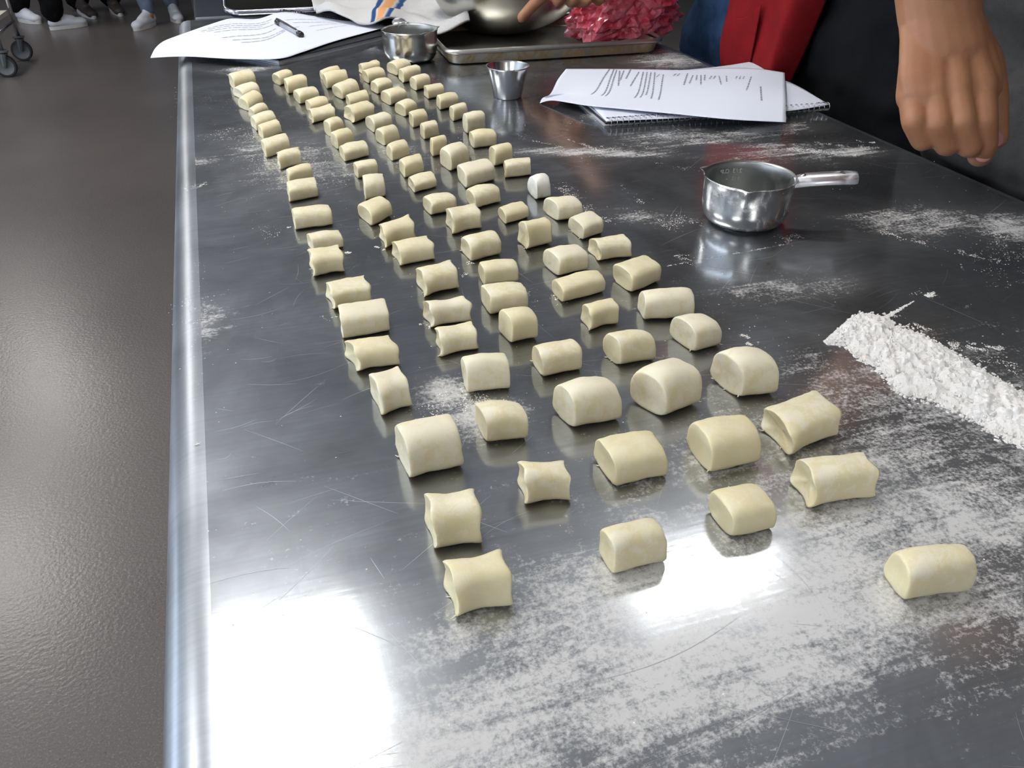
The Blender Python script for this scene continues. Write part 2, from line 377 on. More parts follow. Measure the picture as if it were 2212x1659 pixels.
# cross-section of the top: flat deck with a 20 mm rolled edge
bm = bmesh.new(); lay = bm.verts.layers.float.new('film')
RE = .021
xs = [TX0+.027+(TX1-TX0-2*.027)*i/90 for i in range(91)]
RX = .027
prof = [(TX0+RX-RX*math.cos(a), TH-RE+RE*math.sin(a)) for a in [PI/2*j/12 for j in range(12)]]
left = [(TX0+.004, TH-.062), (TX0, TH-.058), (TX0, TH-.03)] + prof
sect = left + [(x, TH) for x in xs] + [(TX0+TX1-x, z) for x, z in left[::-1]]
ys = [TY0+RE+(TY1-TY0-2*RE)*i/200 for i in range(201)]
rows = []
for y, dz, ins in [(TY0, -.06, 0), (TY0, -.03, 0)] + [(TY0+RE-RE*math.cos(a), -RE+RE*math.sin(a), 0) for a in [PI/2*j/6 for j in range(6)]] + [(y, 0, 0) for y in ys] + [(TY1-RE+RE*math.cos(a), -RE+RE*math.sin(a), 0) for a in [PI/2*j/6 for j in range(5, -1, -1)]] + [(TY1, -.03, 0), (TY1, -.06, 0)]:
    row = []
    for x, z in sect:
        v = bm.verts.new((x, y, min(z, TH+dz))); v[lay] = film_at(x, y) if dz == 0 else 0; row.append(v)
    rows.append(row)
for A, B in zip(rows, rows[1:]):
    for j in range(len(sect)-1): bm.faces.new((A[j], A[j+1], B[j+1], B[j]))
top = obj('tabletop', bm, [M['table'], M['edge']], t, True, 60)
for p in top.data.polygons:
    c_ = p.center
    if c_.x < TX0+.0265 or c_.x > TX1-.0265: p.material_index = 1
bm = bmesh.new(); box(bm, (.04, -.25, .25), (.87, 2.04, .275), bev=.004); obj('undershelf', bm, M['tableleg'], t, False)
for x in (.07, .84):
    for y in (-.2, 1.99):
        bm = bmesh.new(); tube(bm, [(x, y, .0), (x, y, .02), (x, y, .86)], [.014, .02, .02], 14); obj('leg', bm, M['tableleg'], t)
# scratches: fine bright lines worn in the steel (too many to count)
def strip(V, Fc, p, q, wd, z=.00012, bow=0, n=8):
    d = (q-p); s = Vector((-d.y, d.x, 0)).normalized(); b0 = len(V)
    for i in range(n+1):
        f = i/n; c = p.lerp(q, f)+s*bow*math.sin(PI*f); ww = wd*(.25+.75*math.sin(PI*min(1, max(0, f*.96+.02))))
        V.append((c+s*ww/2+Vector((0, 0, z)))[:]); V.append((c-s*ww/2+Vector((0, 0, z)))[:])
    for i in range(n): Fc.append((b0+2*i, b0+2*i+1, b0+2*i+3, b0+2*i+2))
V, Fc = [], []
LS = [(1790, 690, 1960, 1660, 0), (1450, 560, 1640, 598, .002), (1530, 610, 1850, 680, .001), (1430, 575, 1780, 512, -.002), (1790, 520, 1670, 495, 0), (440, 1265, 650, 1225, .003), (870, 1230, 1060, 1070, 0), (1190, 1355, 1310, 1290, .001), (1000, 1115, 1095, 1150, 0), (520, 665, 545, 658, 0), (550, 660, 625, 620, 0), (1385, 1005, 1310, 1060, -.002), (1650, 1180, 1800, 1345, .004), (430, 1045, 560, 1022, 0), (480, 1060, 640, 1040, .003), (700, 1050, 860, 1110, 0), (800, 1205, 830, 1250, 0), (1300, 790, 1340, 780, 0), (1480, 810, 1520, 800, 0), (930, 550, 1010, 535, 0), (1390, 1652, 1740, 1470, -.004), (1250, 1480, 1600, 1330, -.006), (690, 560, 760, 556, 0), (1990, 640, 2130, 700, 0), (2060, 500, 2200, 530, 0), (600, 470, 680, 462, 0), (1170, 580, 1100, 600, 0), (1860, 470, 1960, 500, 0)]
for (a, b, c, d, bow) in LS[1:]: strip(V, Fc, U(a, b), U(c, d), random.uniform(.0002, .0004), bow=bow)
for i in range(420):
    x, y = random.uniform(.02, .89), random.uniform(.12, 1.7); ang = random.choice([random.gauss(.15, .25), random.gauss(.5, .3), random.gauss(-.3, .3), random.uniform(-1.5, 1.5)]); L = random.uniform(.01, .07)
    strip(V, Fc, Vector((x, y, TH)), Vector((x+L*math.cos(ang), y+L*math.sin(ang), TH)), random.uniform(.00010, .00026), bow=random.gauss(0, .0015))
for i in range(70):
    x, y = random.uniform(.02, .17), random.uniform(.35, 1.3); ang = random.gauss(.15, .2); L = random.uniform(.01, .05)
    strip(V, Fc, Vector((x, y, TH)), Vector((x+L*math.cos(ang), y+L*math.sin(ang), TH)), random.uniform(.00012, .0003), bow=random.gauss(0, .002))
M['scratch'] = mat('scratch', (.46, .48, .50), .5, .7)
o = obj('scratch', (V, [], Fc), M['scratch'], t, False); o['kind'] = 'stuff'; o['label'] = 'fine bright scratches across the tabletop'

# ------------------------------------------------------------------ loose flour
def grain(V, Fc, c, r, fl=.5):
    b = len(V); n = 5; a0 = random.random()*6
    for i in range(n):
        a = a0+2*PI*i/n; q = r*random.uniform(.6, 1.2); V.append((c.x+q*math.cos(a), c.y+q*math.sin(a), c.z))
    V.append((c.x, c.y, c.z+r*fl))
    for i in range(n): Fc.append((b+i, b+(i+1) % n, b+n))
V, Fc = [], []
def scatter(u0, v0, u1, v1, wd, n, rs=(.0002, .00075), cl=2.0):
    n = int(n*1.7)
    a, b = U(u0, v0), U(u1, v1); d = b-a; s = Vector((-d.y, d.x, 0)).normalized()
    for i in range(n):
        f = random.random(); p = a+d*f+s*random.gauss(0, wd)
        if cl and noise.noise(p*60+Vector((3, 5, 0)))+noise.noise(p*170)*.6 < -.1*cl+.15: continue
        grain(V, Fc, Vector((p.x, p.y, TH)), random.uniform(*rs)*random.uniform(.5, 1.2), .3)
S_ = scatter
# trails and patches seen in the photograph: start, end, spread, amount
for a in [(1700, 320, 1850, 335, .006, 700), (1760, 310, 1900, 320, .004, 220), (1850, 305, 1890, 308, .002, 90), (1230, 300, 1300, 328, .002, 160), (1130, 300, 1250, 325, .002, 140), (1300, 315, 1330, 325, .002, 60), (1345, 312, 1400, 320, .002, 40),
          (1205, 395, 1270, 460, .006, 520), (1225, 330, 1270, 350, .004, 60), (1335, 395, 1390, 440, .003, 90), (1885, 495, 2160, 565, .0035, 520), (1790, 465, 1900, 470, .003, 40), (2150, 500, 2212, 560, .015, 420), (2120, 560, 2200, 620, .02, 160),
          (1215, 280, 1290, 240, .006, 90), (1400, 350, 1520, 370, .004, 60), (1130, 300, 1110, 235, .008, 60), (1430, 490, 1500, 470, .01, 170), (1690, 520, 1730, 510, .006, 130), (1440, 575, 1780, 512, .0006, 260), (1455, 555, 1500, 560, .006, 90),
          (2050, 745, 2170, 755, .0035, 600), (2160, 770, 2190, 810, .006, 90), (1930, 680, 2010, 715, .0015, 160), (2000, 640, 2028, 632, .0018, 300), (1960, 640, 1990, 630, .001, 20), (2100, 780, 2150, 790, .004, 60),
          (1600, 722, 1620, 730, .001, 60), (1612, 740, 1625, 746, .001, 50), (1540, 640, 1700, 780, .02, 40), (905, 700, 930, 708, .001, 90), (745, 545, 758, 546, .001, 60), (810, 532, 830, 540, .001, 70), (612, 488, 625, 492, .001, 60), (560, 490, 600, 510, .006, 60),
          (560, 330, 680, 400, .022, 700), (470, 280, 560, 300, .018, 420), (480, 150, 560, 148, .006, 260), (490, 162, 520, 158, .003, 60), (400, 410, 450, 395, .003, 160), (440, 200, 540, 240, .02, 120), (860, 320, 900, 380, .012, 260), (690, 330, 740, 400, .02, 260), (1000, 600, 1010, 590, .002, 50), (1015, 560, 1022, 570, .003, 60),
          (1090, 590, 1140, 640, .003, 120), (1180, 640, 1210, 660, .008, 120), (1050, 900, 1080, 860, .012, 300), (940, 850, 1010, 900, .012, 260), (1300, 480, 1320, 470, .01, 90), (960, 330, 1010, 300, .01, 90), (1400, 480, 1420, 470, .01, 60), (400, 700, 430, 640, .008, 120), (420, 960, 440, 955, .001, 30), (380, 180, 395, 300, .004, 60), (425, 560, 440, 900, .006, 70), (700, 680, 720, 690, .003, 30), (1010, 375, 1100, 330, .02, 90)]: S_(*a)
for i in range(600):
    p = Vector((random.uniform(.02, .9), random.uniform(.15, 1.7), TH)); grain(V, Fc, p, random.uniform(.00025, .0007), .4)
fd = obj('flour_dusting', (V, [], Fc), M['flour'], None, False); tag(fd, 'thin scattered white flour dusted over the steel tabletop', 'flour', None, 'stuff')
# the long heap of flour at the right
up = [U(*q) for q in ((1782, 738), (1838, 690), (1875, 680), (1915, 690), (1930, 705), (1985, 722), (2060, 765), (2140, 812), (2230, 865), (2320, 915))]
lo = [U(*q) for q in ((1786, 743), (1830, 748), (1858, 775), (1905, 805), (1945, 848), (2010, 862), (2080, 895), (2150, 935), (2230, 975), (2320, 1020))]
bm = bmesh.new(); nu, nv = 260, 70; g = []
for i in range(nu+1):
    f = i/nu; a, b = cr(lo, f), cr(up, f); row = []
    for j in range(nv+1):
        q = j/nv; jit = 1+.0; p = a.lerp(b, q)
        e = (b-a).normalized() if (b-a).length > 1e-6 else Vector((0, 1, 0))
        edge = (abs(q-.5)*2)**6
        p = p + e*edge*(.004*noise.noise(p*150)+.003*noise.noise(p*420))*(1 if q > .5 else -1)
        h = (1-(2*q-1)**2)**.6*.006*min(1, f*9)
        h *= 1+.9*noise.noise(p*90)+.5*noise.noise(p*260)
        h += .0011*noise.noise(p*600)*min(1, 6*q, 6*(1-q))
        row.append(bm.verts.new((p.x, p.y, TH+max(0.00005, h) if 0 < j < nv else TH)))
    g.append(row)
for i in range(nu):
    for j in range(nv): bm.faces.new((g[i][j], g[i+1][j], g[i+1][j+1], g[i][j+1]))
V2, F2 = [], []
for i in range(2600):
    f = random.random(); a, b = cr(lo, f), cr(up, f); q = random.random(); 
    if random.random() < .45: q = random.choice([random.gauss(0, .05), random.gauss(1, .05)])
    p = a.lerp(b, q); hh = .006*max(0, (1-(2*q-1)**2)) ** .6*min(1, f*9)
    grain(V2, F2, Vector((p.x, p.y, TH+hh*.75)), random.uniform(.0005, .0019), random.uniform(.5, 1.1))
a0 = U(1905, 690); a1 = U(1975, 650)
for i in range(500):
    f = random.random(); p = a0.lerp(a1, f); grain(V2, F2, Vector((p.x+random.gauss(0, .0008*(1.4-f)), p.y+random.gauss(0, .0008*(1.4-f)), TH)), random.uniform(.0004, .0012)*(1.3-f), .8)
vs = [bm.verts.new(q) for q in V2]
for q in F2: bm.faces.new([vs[i] for i in q])
tag(obj('flour_heap', bm, M['flour'], None, True, 50), 'long low heap of clumpy white flour at the right of the table', 'flour', None, 'stuff')

# ------------------------------------------------------------------ the dough pieces
# x0,y0,x1,y1 silhouette in the photograph; xfl: x of the near-left foot corner; ybl, yfr: y of the far-left and near-right foot corners; letters: f floury, w waisted, x strongly pinched, c coated
ROWS = [
[(496,153,557,198,509,182,186,''),(510,182,566,218,527,203,204,'f'),(523,202,573,243,541,228,224,''),(542,226,584,262,553,250,247,''),(545,243,601,286,557,270,272,''),(558,264,613,305,571,291,290,''),(571,295,631,345,577,325,328,''),(593,320,655,371,606,348,358,'w'),(618,357,679,402,627,388,388,''),(619,388,691,441,627,415,428,''),(631,446,723,502,639,478,490,''),(663,500,747,549,678,528,538,''),(666,533,748,604,681,566,594,'w'),(702,603,806,676,723,633,656,'w'),(727,653,846,741,741,684,721,'f'),(744,725,870,811,779,765,796,'w'),(793,803,893,907,831,845,885,'wf'),(851,907,1007,1047,889,975,1018,'f'),(918,1064,1045,1202,943,1120,1187,'w'),(958,1207,1113,1348,990,1262,1322,'x')],
[(598,153,637,187,608,174,176,''),(608,164,668,206,624,190,196,''),(639,189,693,228,650,212,216,''),(661,210,715,250,672,236,238,''),(664,230,728,270,678,252,257,'w'),(694,254,747,299,717,276,288,''),(719,279,768,326,732,304,313,''),(730,308,800,354,746,334,340,''),(755,345,820,389,774,368,380,''),(774,377,836,438,790,402,430,'f'),(768,432,852,492,806,456,470,''),(806,473,901,543,835,500,520,'x'),(845,515,943,580,868,548,566,'w'),(888,568,994,648,923,603,628,'w'),(911,643,1022,714,937,683,700,'xf'),(940,703,1035,777,957,738,760,'w'),(995,764,1106,857,1011,820,848,'f'),(1022,867,1144,964,1052,910,955,''),(1115,993,1237,1101,1140,1038,1093,'x'),(1287,1131,1441,1251,1326,1190,1222,'')],
[(689,145,738,176,698,166,164,''),(699,152,757,195,708,180,184,''),(724,176,781,218,743,202,202,''),(746,199,801,237,758,224,224,''),(756,221,814,270,767,248,254,'w'),(788,245,851,290,811,268,276,'f'),(810,273,867,319,833,300,306,''),(830,305,887,352,849,332,340,''),(857,338,919,388,876,366,375,''),(879,374,946,421,896,398,406,''),(910,417,988,469,933,448,457,''),(947,445,1043,511,982,470,498,'w'),(992,502,1086,569,1019,540,553,''),(1031,562,1122,622,1047,595,612,''),(1037,612,1144,686,1060,650,673,''),(1073,663,1164,748,1107,712,737,''),(1145,740,1260,821,1174,782,805,''),(1188,816,1345,934,1242,885,914,'f'),(1277,946,1446,1060,1330,990,1036,''),(1519,1057,1675,1170,1580,1098,1150,'')],
[(774,132,824,165,786,155,154,'w'),(780,147,836,183,798,172,174,''),(799,169,851,206,818,194,196,''),(825,190,883,231,846,214,218,''),(854,216,905,255,878,236,243,''),(882,238,927,279,894,264,270,''),(902,263,951,305,918,290,296,''),(916,292,968,342,936,320,334,''),(951,311,1017,374,977,348,357,'f'),(976,350,1073,411,1009,382,393,'f'),(1004,401,1085,455,1029,434,440,''),(1072,440,1145,489,1094,465,473,''),(1116,471,1195,544,1142,520,532,'w'),(1169,532,1273,602,1208,570,588,'f'),(1187,592,1311,659,1217,628,634,''),(1251,648,1338,718,1277,690,704,'w'),(1297,715,1419,797,1342,765,782,''),(1335,783,1517,911,1440,850,880,'f'),(1477,906,1645,1033,1535,962,1008,''),(1701,986,1892,1110,1754,1035,1085,'w')],
[(841,129,892,166,861,152,155,''),(863,143,912,182,873,170,171,''),(883,161,933,199,901,187,190,''),(913,182,963,217,926,205,209,''),(937,200,993,241,952,223,232,''),(971,224,1012,265,981,254,256,''),(987,240,1051,292,1010,274,284,'f'),(1010,280,1076,324,1025,308,317,''),(1040,311,1111,362,1070,340,354,''),(1086,343,1150,388,1092,372,382,''),(1131,375,1192,437,1161,410,430,'c'),(1166,424,1262,482,1207,453,474,'f'),(1217,463,1305,523,1260,490,508,'f'),(1267,509,1367,570,1297,540,560,'w'),(1313,562,1429,638,1365,600,614,''),(1379,623,1500,698,1390,672,692,'f'),(1435,679,1560,767,1502,720,752,'f'),(1519,753,1684,870,1602,805,860,'f'),(1637,867,1815,997,1710,918,950,'w'),(1912,1180,2098,1308,1950,1250,1288,'')],
]
def dough(spec, seed):
    x0, y0, x1, y1, xfl, ybl, yfr, fl = spec
    rnd = random.Random(seed)
    hpx = y1-y0
    BL = U(x0+1, ybl); FL = U(xfl, y1); FR = U(x1-1, yfr)
    a = FR-FL; wv = BL-FL; L = a.length
    if L > .05: a *= .05/L
    wl = wv.length
    # width of the roll across its axis
    ad = a.normalized(); across = Vector((-ad.y, ad.x, 0))
    along = wv.dot(ad); acr = wv.dot(across)
    sc = max(L, .02); tgt = min(max(acr, .62*sc), .95*sc if y1 < 400 else max(.9*sc, min(1.7*sc, .036))); along = max(-.85*sc, min(.45*sc, along))
    wv = ad*along + across*tgt
    BL = FL+wv; BR = FR+wv*rnd.uniform(.92, 1.0)
    cen = (FL+FR+BL+BR)/4
    h = .012
    apex = cen+wv*.12
    while h < .034 and proj(apex+Vector((0, 0, h)))[1] > y0+.02*hpx: h += .0003
    wa = rnd.uniform(-.02, .05)
    if 'w' in fl: wa = .13
    if 'x' in fl: wa = .22
    conc = .05+.06*rnd.random()+(.12 if 'x' in fl else .07 if 'w' in fl else 0)
    ns, nt = 14, 32
    et = rnd.uniform(2.5, 3.3); tp = rnd.uniform(.06, .22); lean = rnd.uniform(-.06, .06); pk = [rnd.uniform(-.06, .03)+(.08 if 'w' in fl or 'x' in fl else 0) for _ in range(8)]
    hs = [rnd.uniform(.90, 1.0), rnd.uniform(.90, 1.0)]
    bm = bmesh.new()
    def pt(s, r, th):
        # s along -1..1, r radial 0..1, th around
        c, sn = math.cos(th), math.sin(th)
        y = math.copysign(abs(c)**(2/et), c); ez = et if sn > 0 else 5
        z = math.copysign(abs(sn)**(2/ez), sn)
        y *= 1-tp*(z*.5+.5)**1.5
        wsc = 1-wa*max(0, 1-s*s)**1.2
        zz = (z*.5+.5)
        bulge = wa*.5*(1-s*s)
        # corners flare at the cuts
        cy = max(0, abs(c*sn)*2); q = (0 if s < 0 else 4)+(0 if c < 0 else 2)+(0 if sn < 0 else 1)
        ext = 1 + pk[q]*cy*cy*abs(s)**3*r**3 - conc*.35*(1-cy)*abs(s)**3*(1 if 'x' in fl or 'w' in fl else .5)
        hh = hs[0] if s < 0 else hs[1]; hz = 1-(1-hh)*s*s
        if sn > 0: zz = .5+(zz-.5)*(1 - (wa*.45)*(1-s*s) if ('x' in fl or 'w' in fl) else 1+.04*(1-s*s))
        yy = y*wsc
        S = s*ext
        if r == 1:
            e_ = max(0, (abs(s)-.86)/.14)**2*.055; zz = .5+(zz-.5)*(1-e_ if sn > 0 else 1-e_*.4); yy *= 1-e_
        else: S *= 1.0
        if r < 1:
            zz = .5+(zz-.5)*r; yy = yy*r
            S = S*(1-conc*(1-r*r)*(1.0))
        fs = (S+1)/2; fy = (yy*.97+1)/2+lean*zz
        base = FL*(1-fs)*(1-fy)+FR*fs*(1-fy)+BL*(1-fs)*fy+BR*fs*fy
        return Vector((base.x, base.y, TH+h*zz*hz+.0002))
    rings = []
    slist = [-.985]+[-.94, -.86]+[-.75+1.5*i/(ns-5) for i in range(ns-4)]+[.86, .94, .985]
    def edge(s): return 1.0
    def mk(s, r): return [bm.verts.new(pt(s, r, 2*PI*j/nt)) for j in range(nt)]
    seq = [(-1, r) for r in (.3, .6, .8, .91)]+[(s, 1) for s in slist]+[(1, r) for r in (.91, .8, .6, .3)]
    rings = [mk(s, r) for s, r in seq]
    for A, B in zip(rings, rings[1:]):
        for j in range(nt): bm.faces.new((A[j], A[(j+1) % nt], B[(j+1) % nt], B[j]))
    for R_, s in ((rings[0], -1), (rings[-1], 1)):
        c = bm.verts.new(pt(s, 0, 0)); 
        for j in range(nt): bm.faces.new((R_[j], R_[(j+1) % nt], c))
    o_ = Vector((rnd.uniform(0, 50), rnd.uniform(0, 50), 0)); bm.normal_update()
    for v in bm.verts:
        if v.co.z > TH+.0008:
            d = .0011*noise.noise(v.co*60+o_)+.0004*noise.noise(v.co*180+o_)
            v.co += v.normal*d
            v.co.z = max(v.co.z, TH+.0004)
    # a couple of ragged shreds on the cut edge
    if y0 > 420 and rnd.random() < .6:
        for q in range(rnd.randint(1, 3)):
            e = rings[4][int(nt*.75)+rnd.randint(-5, 5)] if rnd.random() < .6 else rings[-5][int(nt*.75)+rnd.randint(-5, 5)]
            p = e.co.copy(); d = (p-cen); d.z = 0; d.normalize(); r_ = .0008
            tube(bm, [p-d*.001, p+d*.001+Vector((0, 0, -.0002)), p+d*rnd.uniform(.0015, .003)+across*rnd.uniform(-.001, .001)], [r_, r_*.6, r_*.2], 5)
            for v in bm.verts: v.co.z = max(v.co.z, TH+.0002)
    mm = 'white' if 'c' in fl else 'floury' if 'f' in fl else ('smooth' if rnd.random() < .45 else 'dough')
    o = obj('dough_piece', bm, M[mm]); recentre(o, (cen.x, cen.y, TH)); return o
ORD = ['nearest', 'second', 'third', 'fourth', 'fifth', 'sixth', 'seventh', 'eighth', 'ninth', 'tenth', 'eleventh', 'twelfth', 'thirteenth', 'fourteenth', 'fifteenth', 'sixteenth', 'seventeenth', 'eighteenth', 'nineteenth', 'farthest']
RN = ['leftmost row', 'second row from left', 'middle row', 'fourth row from left', 'rightmost row']
for ri, row in enumerate(ROWS):
    for i, sp in enumerate(row):
        o = dough(sp, ri*100+i); k_ = 19-i
        fl = sp[7]
        adj = 'white flour-coated' if 'c' in fl else 'pinched floury' if 'f' in fl and ('w' in fl or 'x' in fl) else 'floury' if 'f' in fl else 'pinched' if ('w' in fl or 'x' in fl) else 'plain'
        lab = f"{adj} dough piece, {ORD[k_]} from the near end of the {RN[ri]}"
        if k_ == 0: lab = f"{adj} dough piece at the near end of the {RN[ri]}"
        if k_ == 19: lab = f"{adj} dough piece at the far end of the {RN[ri]}"
        if ri == 4 and k_ == 0: lab = 'lone dough piece at lower right, apart from all the rows'
        tag(o, lab, 'dough', 'cut dough pieces laid out in five rows')

# ------------------------------------------------------------------ measuring cups
def cup(name, cx, cy, H, Rr, Rb, label, spouts, handle, metal, text=None, tilt=0):
    t = thing(name, (cx, cy, TH), label, 'measuring cup')
    def fn(r, z, a):
        k = max(0, (z-H*.72)/(H*.28))**1.5
        for sa in spouts:
            d = (a-sa+PI) % (2*PI)-PI; q = math.exp(-(d/.10)**2)*k
            r += q*.006; z -= 0
        return r, z
    inner = []
    out = [(0, .0008), (Rb*.75, .0006), (Rb*.93, 0.0008)]
    n = 10
    for i in range(n+1):
        a = PI/2*i/n; out.append((Rb*.93+(Rr*.985-Rb*.93)*math.sin(a), .001+(H*.42)*(1-math.cos(a))))
    out += [(Rr*.99, H*.6), (Rr*.993, H*.8), (Rr*.997, H*.95), (Rr*1.012, H*.975), (Rr*1.03, H*.985), (Rr*1.03, H), (Rr*1.01, H+.0004)]
    th = .0009
    inn = [(max(0, r-th), z+(th if z < H*.3 else 0)) for r, z in out[:-4]][::-1]
    bm = bmesh.new(); lathe(bm, out+inn, (cx, cy, TH), 96, fn); bo = obj('bowl', bm, [metal, M['innersteel']], t)
    nf = 96; tot = len(bo.data.polygons); nout = (len(out)-1)*nf
    for p in bo.data.polygons:
        if p.index >= nout: p.material_index = 1
    # handle: a channel of folded sheet
    ang, L0, L1, wd, rise = handle
    d = Vector((math.cos(ang), math.sin(ang), 0)); s = Vector((-d.y, d.x, 0)); up = Vector((0, 0, 1)); base = Vector((cx, cy, TH+H-.003))
    bm = bmesh.new(); st = []
    for f, ww, hz in ((L0, wd*.8, 0), (L0+.006, wd*.85, .001), (L0+.014, wd, .003), ((L0+L1)/2, wd, .003+rise*.5), (L1-.004, wd, .003+rise), (L1, wd*.8, .003+rise)):
        c = base+d*(Rr+f)+up*hz; prof = []
        for (a, b) in ((-.5, -.0060), (-.49, -.0030), (-.40, -.0004), (-.22, .0016), (0, .0022), (.22, .0016), (.40, -.0004), (.49, -.0030), (.5, -.0060)):
            prof.append(c+s*a*ww+up*b)
        st.append([bm.verts.new(p) for p in prof]+[bm.verts.new(p-up*.0008+s*(-.0007 if (p-c).dot(s) > 0 else .0007)) for p in prof[::-1]])
    for A, B in zip(st, st[1:]):
        for j in range(len(A)): bm.faces.new((A[j], A[(j+1) % len(A)], B[(j+1) % len(B)], B[j]))
    bm.faces.new(st[0]); bm.faces.new(st[-1][::-1])
    h = obj('handle', bm, M['handle'], t, True, 40)
    bm = bmesh.new(); c = base+d*(Rr+L1*.78)+up*(.0028+rise*.75)
    lathe(bm, [(0, .0026), (.0035, .0024), (.0045, .0014)], c, 20); obj('hanging_hole', bm, M['blackplastic'], h)
    for q in (.004,):
        bm = bmesh.new(); c = base+d*(Rr+L0+.010)+up*.003; lathe(bm, [(.0035, 0), (.003, .0012), (.0015, .002), (0, .0022)], c, 16); obj('rivet', bm, M['shiny'], h)
    if text:
        for body, ta, zz, sz in text:
            for ci, ch in enumerate(body):
                if ch == ' ': continue
                fc = bpy.data.curves.new('t', 'FONT'); fc.body = ch; fc.size = sz; fc.extrude = .0003; fc.align_x = 'CENTER'
                fo = bpy.data.objects.new('t', fc); dg = bpy.context.evaluated_depsgraph_get(); C.objects.link(fo); dg.update()
                me = bpy.data.meshes.new_from_object(fo.evaluated_get(dg), depsgraph=dg); C.objects.unlink(fo); bpy.data.objects.remove(fo)
                a = ta+ci*sz*.62/Rr       # read from outside: seen mirrored from within
                rr = Rr*.985-.0013; n_ = Vector((math.cos(a), math.sin(a), 0)); tg = Vector((-n_.y, n_.x, 0))
                mt = Matrix((tg, Vector((0, 0, 1)), -n_)).transposed().to_4x4()
                me.transform(mt); me.transform(Matrix.Translation(Vector((cx, cy, TH+zz))+n_*rr))
                me.materials.append(M['lettering']); o = bpy.data.objects.new('embossed_letter', me); C.objects.link(o); o.parent = t; o.matrix_parent_inverse = Matrix.Translation(-t.location)
    return t
c = U(1621, 378, TH+.05); ang_cam = math.atan2(CAM.y-c.y, CAM.x-c.x)
hd = U(1850, 378, TH+.052)-c; hang = math.atan2(hd.y, hd.x)
lt = U(1510, 362, TH+.05)-c; la = math.atan2(lt.y, lt.x); sp_ = U(1617, 422, TH+.05)-c
farang = ang_cam+PI
back = U(1590, 352, TH+.045)-c; ta = math.atan2(back.y, back.x)
cup('measuring_cup', c.x, c.y, .05, .0455, .033, 'steel two-thirds cup measure with spouts and flat handle, flour-smeared, standing alone', [la, math.atan2(sp_.y, sp_.x)], (hang, -.002, hd.length-.0455, .026, .003), M['steel'], [('2/3 CUP', ta-.08, .0375, .0062), ('1/2 -', ta-.05, .0295, .0055), ('1/3', ta+.05, .0185, .005)])
c = U(884, 62, TH+.0525); hd = U(838, 24, TH+.058)-c
cup('measuring_cup', c.x, c.y, .0525, .049, .038, 'steel measuring cup at the far end beside the striped towel and notebook', [math.atan2(hd.y, hd.x)-PI/2], (math.atan2(hd.y, hd.x), -.002, .028, .026, .004), M['steel2'])
# sauce cup
c = U(1097, 141, TH+.047); bm = bmesh.new(); H = .047
lathe(bm, [(0, .0004), (.0205, .0004), (.0215, .0015), (.0315, .0445), (.0332, .0452), (.0342, .0462), (.0338, .047), (.0322, .0468), (.0309, .0445), (.0208, .002), (0, .0014)], (c.x, c.y, TH), 72)
tag(recentre(obj('sauce_cup', bm, M['shiny'], None, True, 40), (c.x, c.y, TH)), 'small flared steel sauce cup standing between tray and papers', 'cup')

# ------------------------------------------------------------------ sheet pan, bowl, film
fl_, fr_ = U(962, 112, TH+.026), U(1443, 84, TH+.026)
xd = (fr_-fl_); PW = xd.length; xd.normalize(); yd = Vector((-xd.y, xd.x, 0)); PD = .31
PO = Vector((fl_.x, fl_.y, TH)); PM = Matrix((xd, yd, Vector((0, 0, 1)))).transposed().to_4x4(); PM.translation = PO
def rrect(w0, w1, d0, d1, r, z, n=6):
    pts = []
    for cx, cy, a0 in ((w1-r, d0+r, -PI/2), (w1-r, d1-r, 0), (w0+r, d1-r, PI/2), (w0+r, d0+r, PI)):
        for i in range(n+1): a = a0+PI/2*i/n; pts.append(Vector((cx+r*math.cos(a), cy+r*math.sin(a), z)))
    return pts
def loft(bm, loops, mtx, cap0=True, cap1=True):
    R_ = [[bm.verts.new(mtx @ p) for p in L] for L in loops]
    for A, B in zip(R_, R_[1:]):
        n = len(A)
        for j in range(n): bm.faces.new((A[j], A[(j+1) % n], B[(j+1) % n], B[j]))
    if cap0: bm.faces.new(R_[0][::-1])
    if cap1: bm.faces.new(R_[-1])
t = thing('sheet_pan', PO, 'worn aluminium sheet pan with browned sides under the mixing bowl', 'pan')
def rr_(i, z, r=.03): return rrect(i, PW-i, i, PD-i, max(.004, r-i*.5), z)
bm = bmesh.new(); loft(bm, [rr_(.016, .0006), rr_(.0125, .002), rr_(.0075, .019), rr_(.0085, .019), rr_(.0135, .0035), rr_(.018, .002)], PM); obj('tray_body', bm, M['panside'], t, True, 40)
bm = bmesh.new(); loft(bm, [rr_(.020, .0022), rr_(.019, .0026)], PM); obj('tray_floor', bm, M['pan'], t, True, 40)
bm = bmesh.new(); loft(bm, [rr_(.0085, .0185), rr_(.004, .0185), rr_(.0005, .0205), rr_(0, .0235), rr_(.001, .0262), rr_(.004, .0275), rr_(.0075, .0265), rr_(.0090, .0235)], PM, False, False); obj('rolled_rim', bm, M['pan'], t, True, 60)
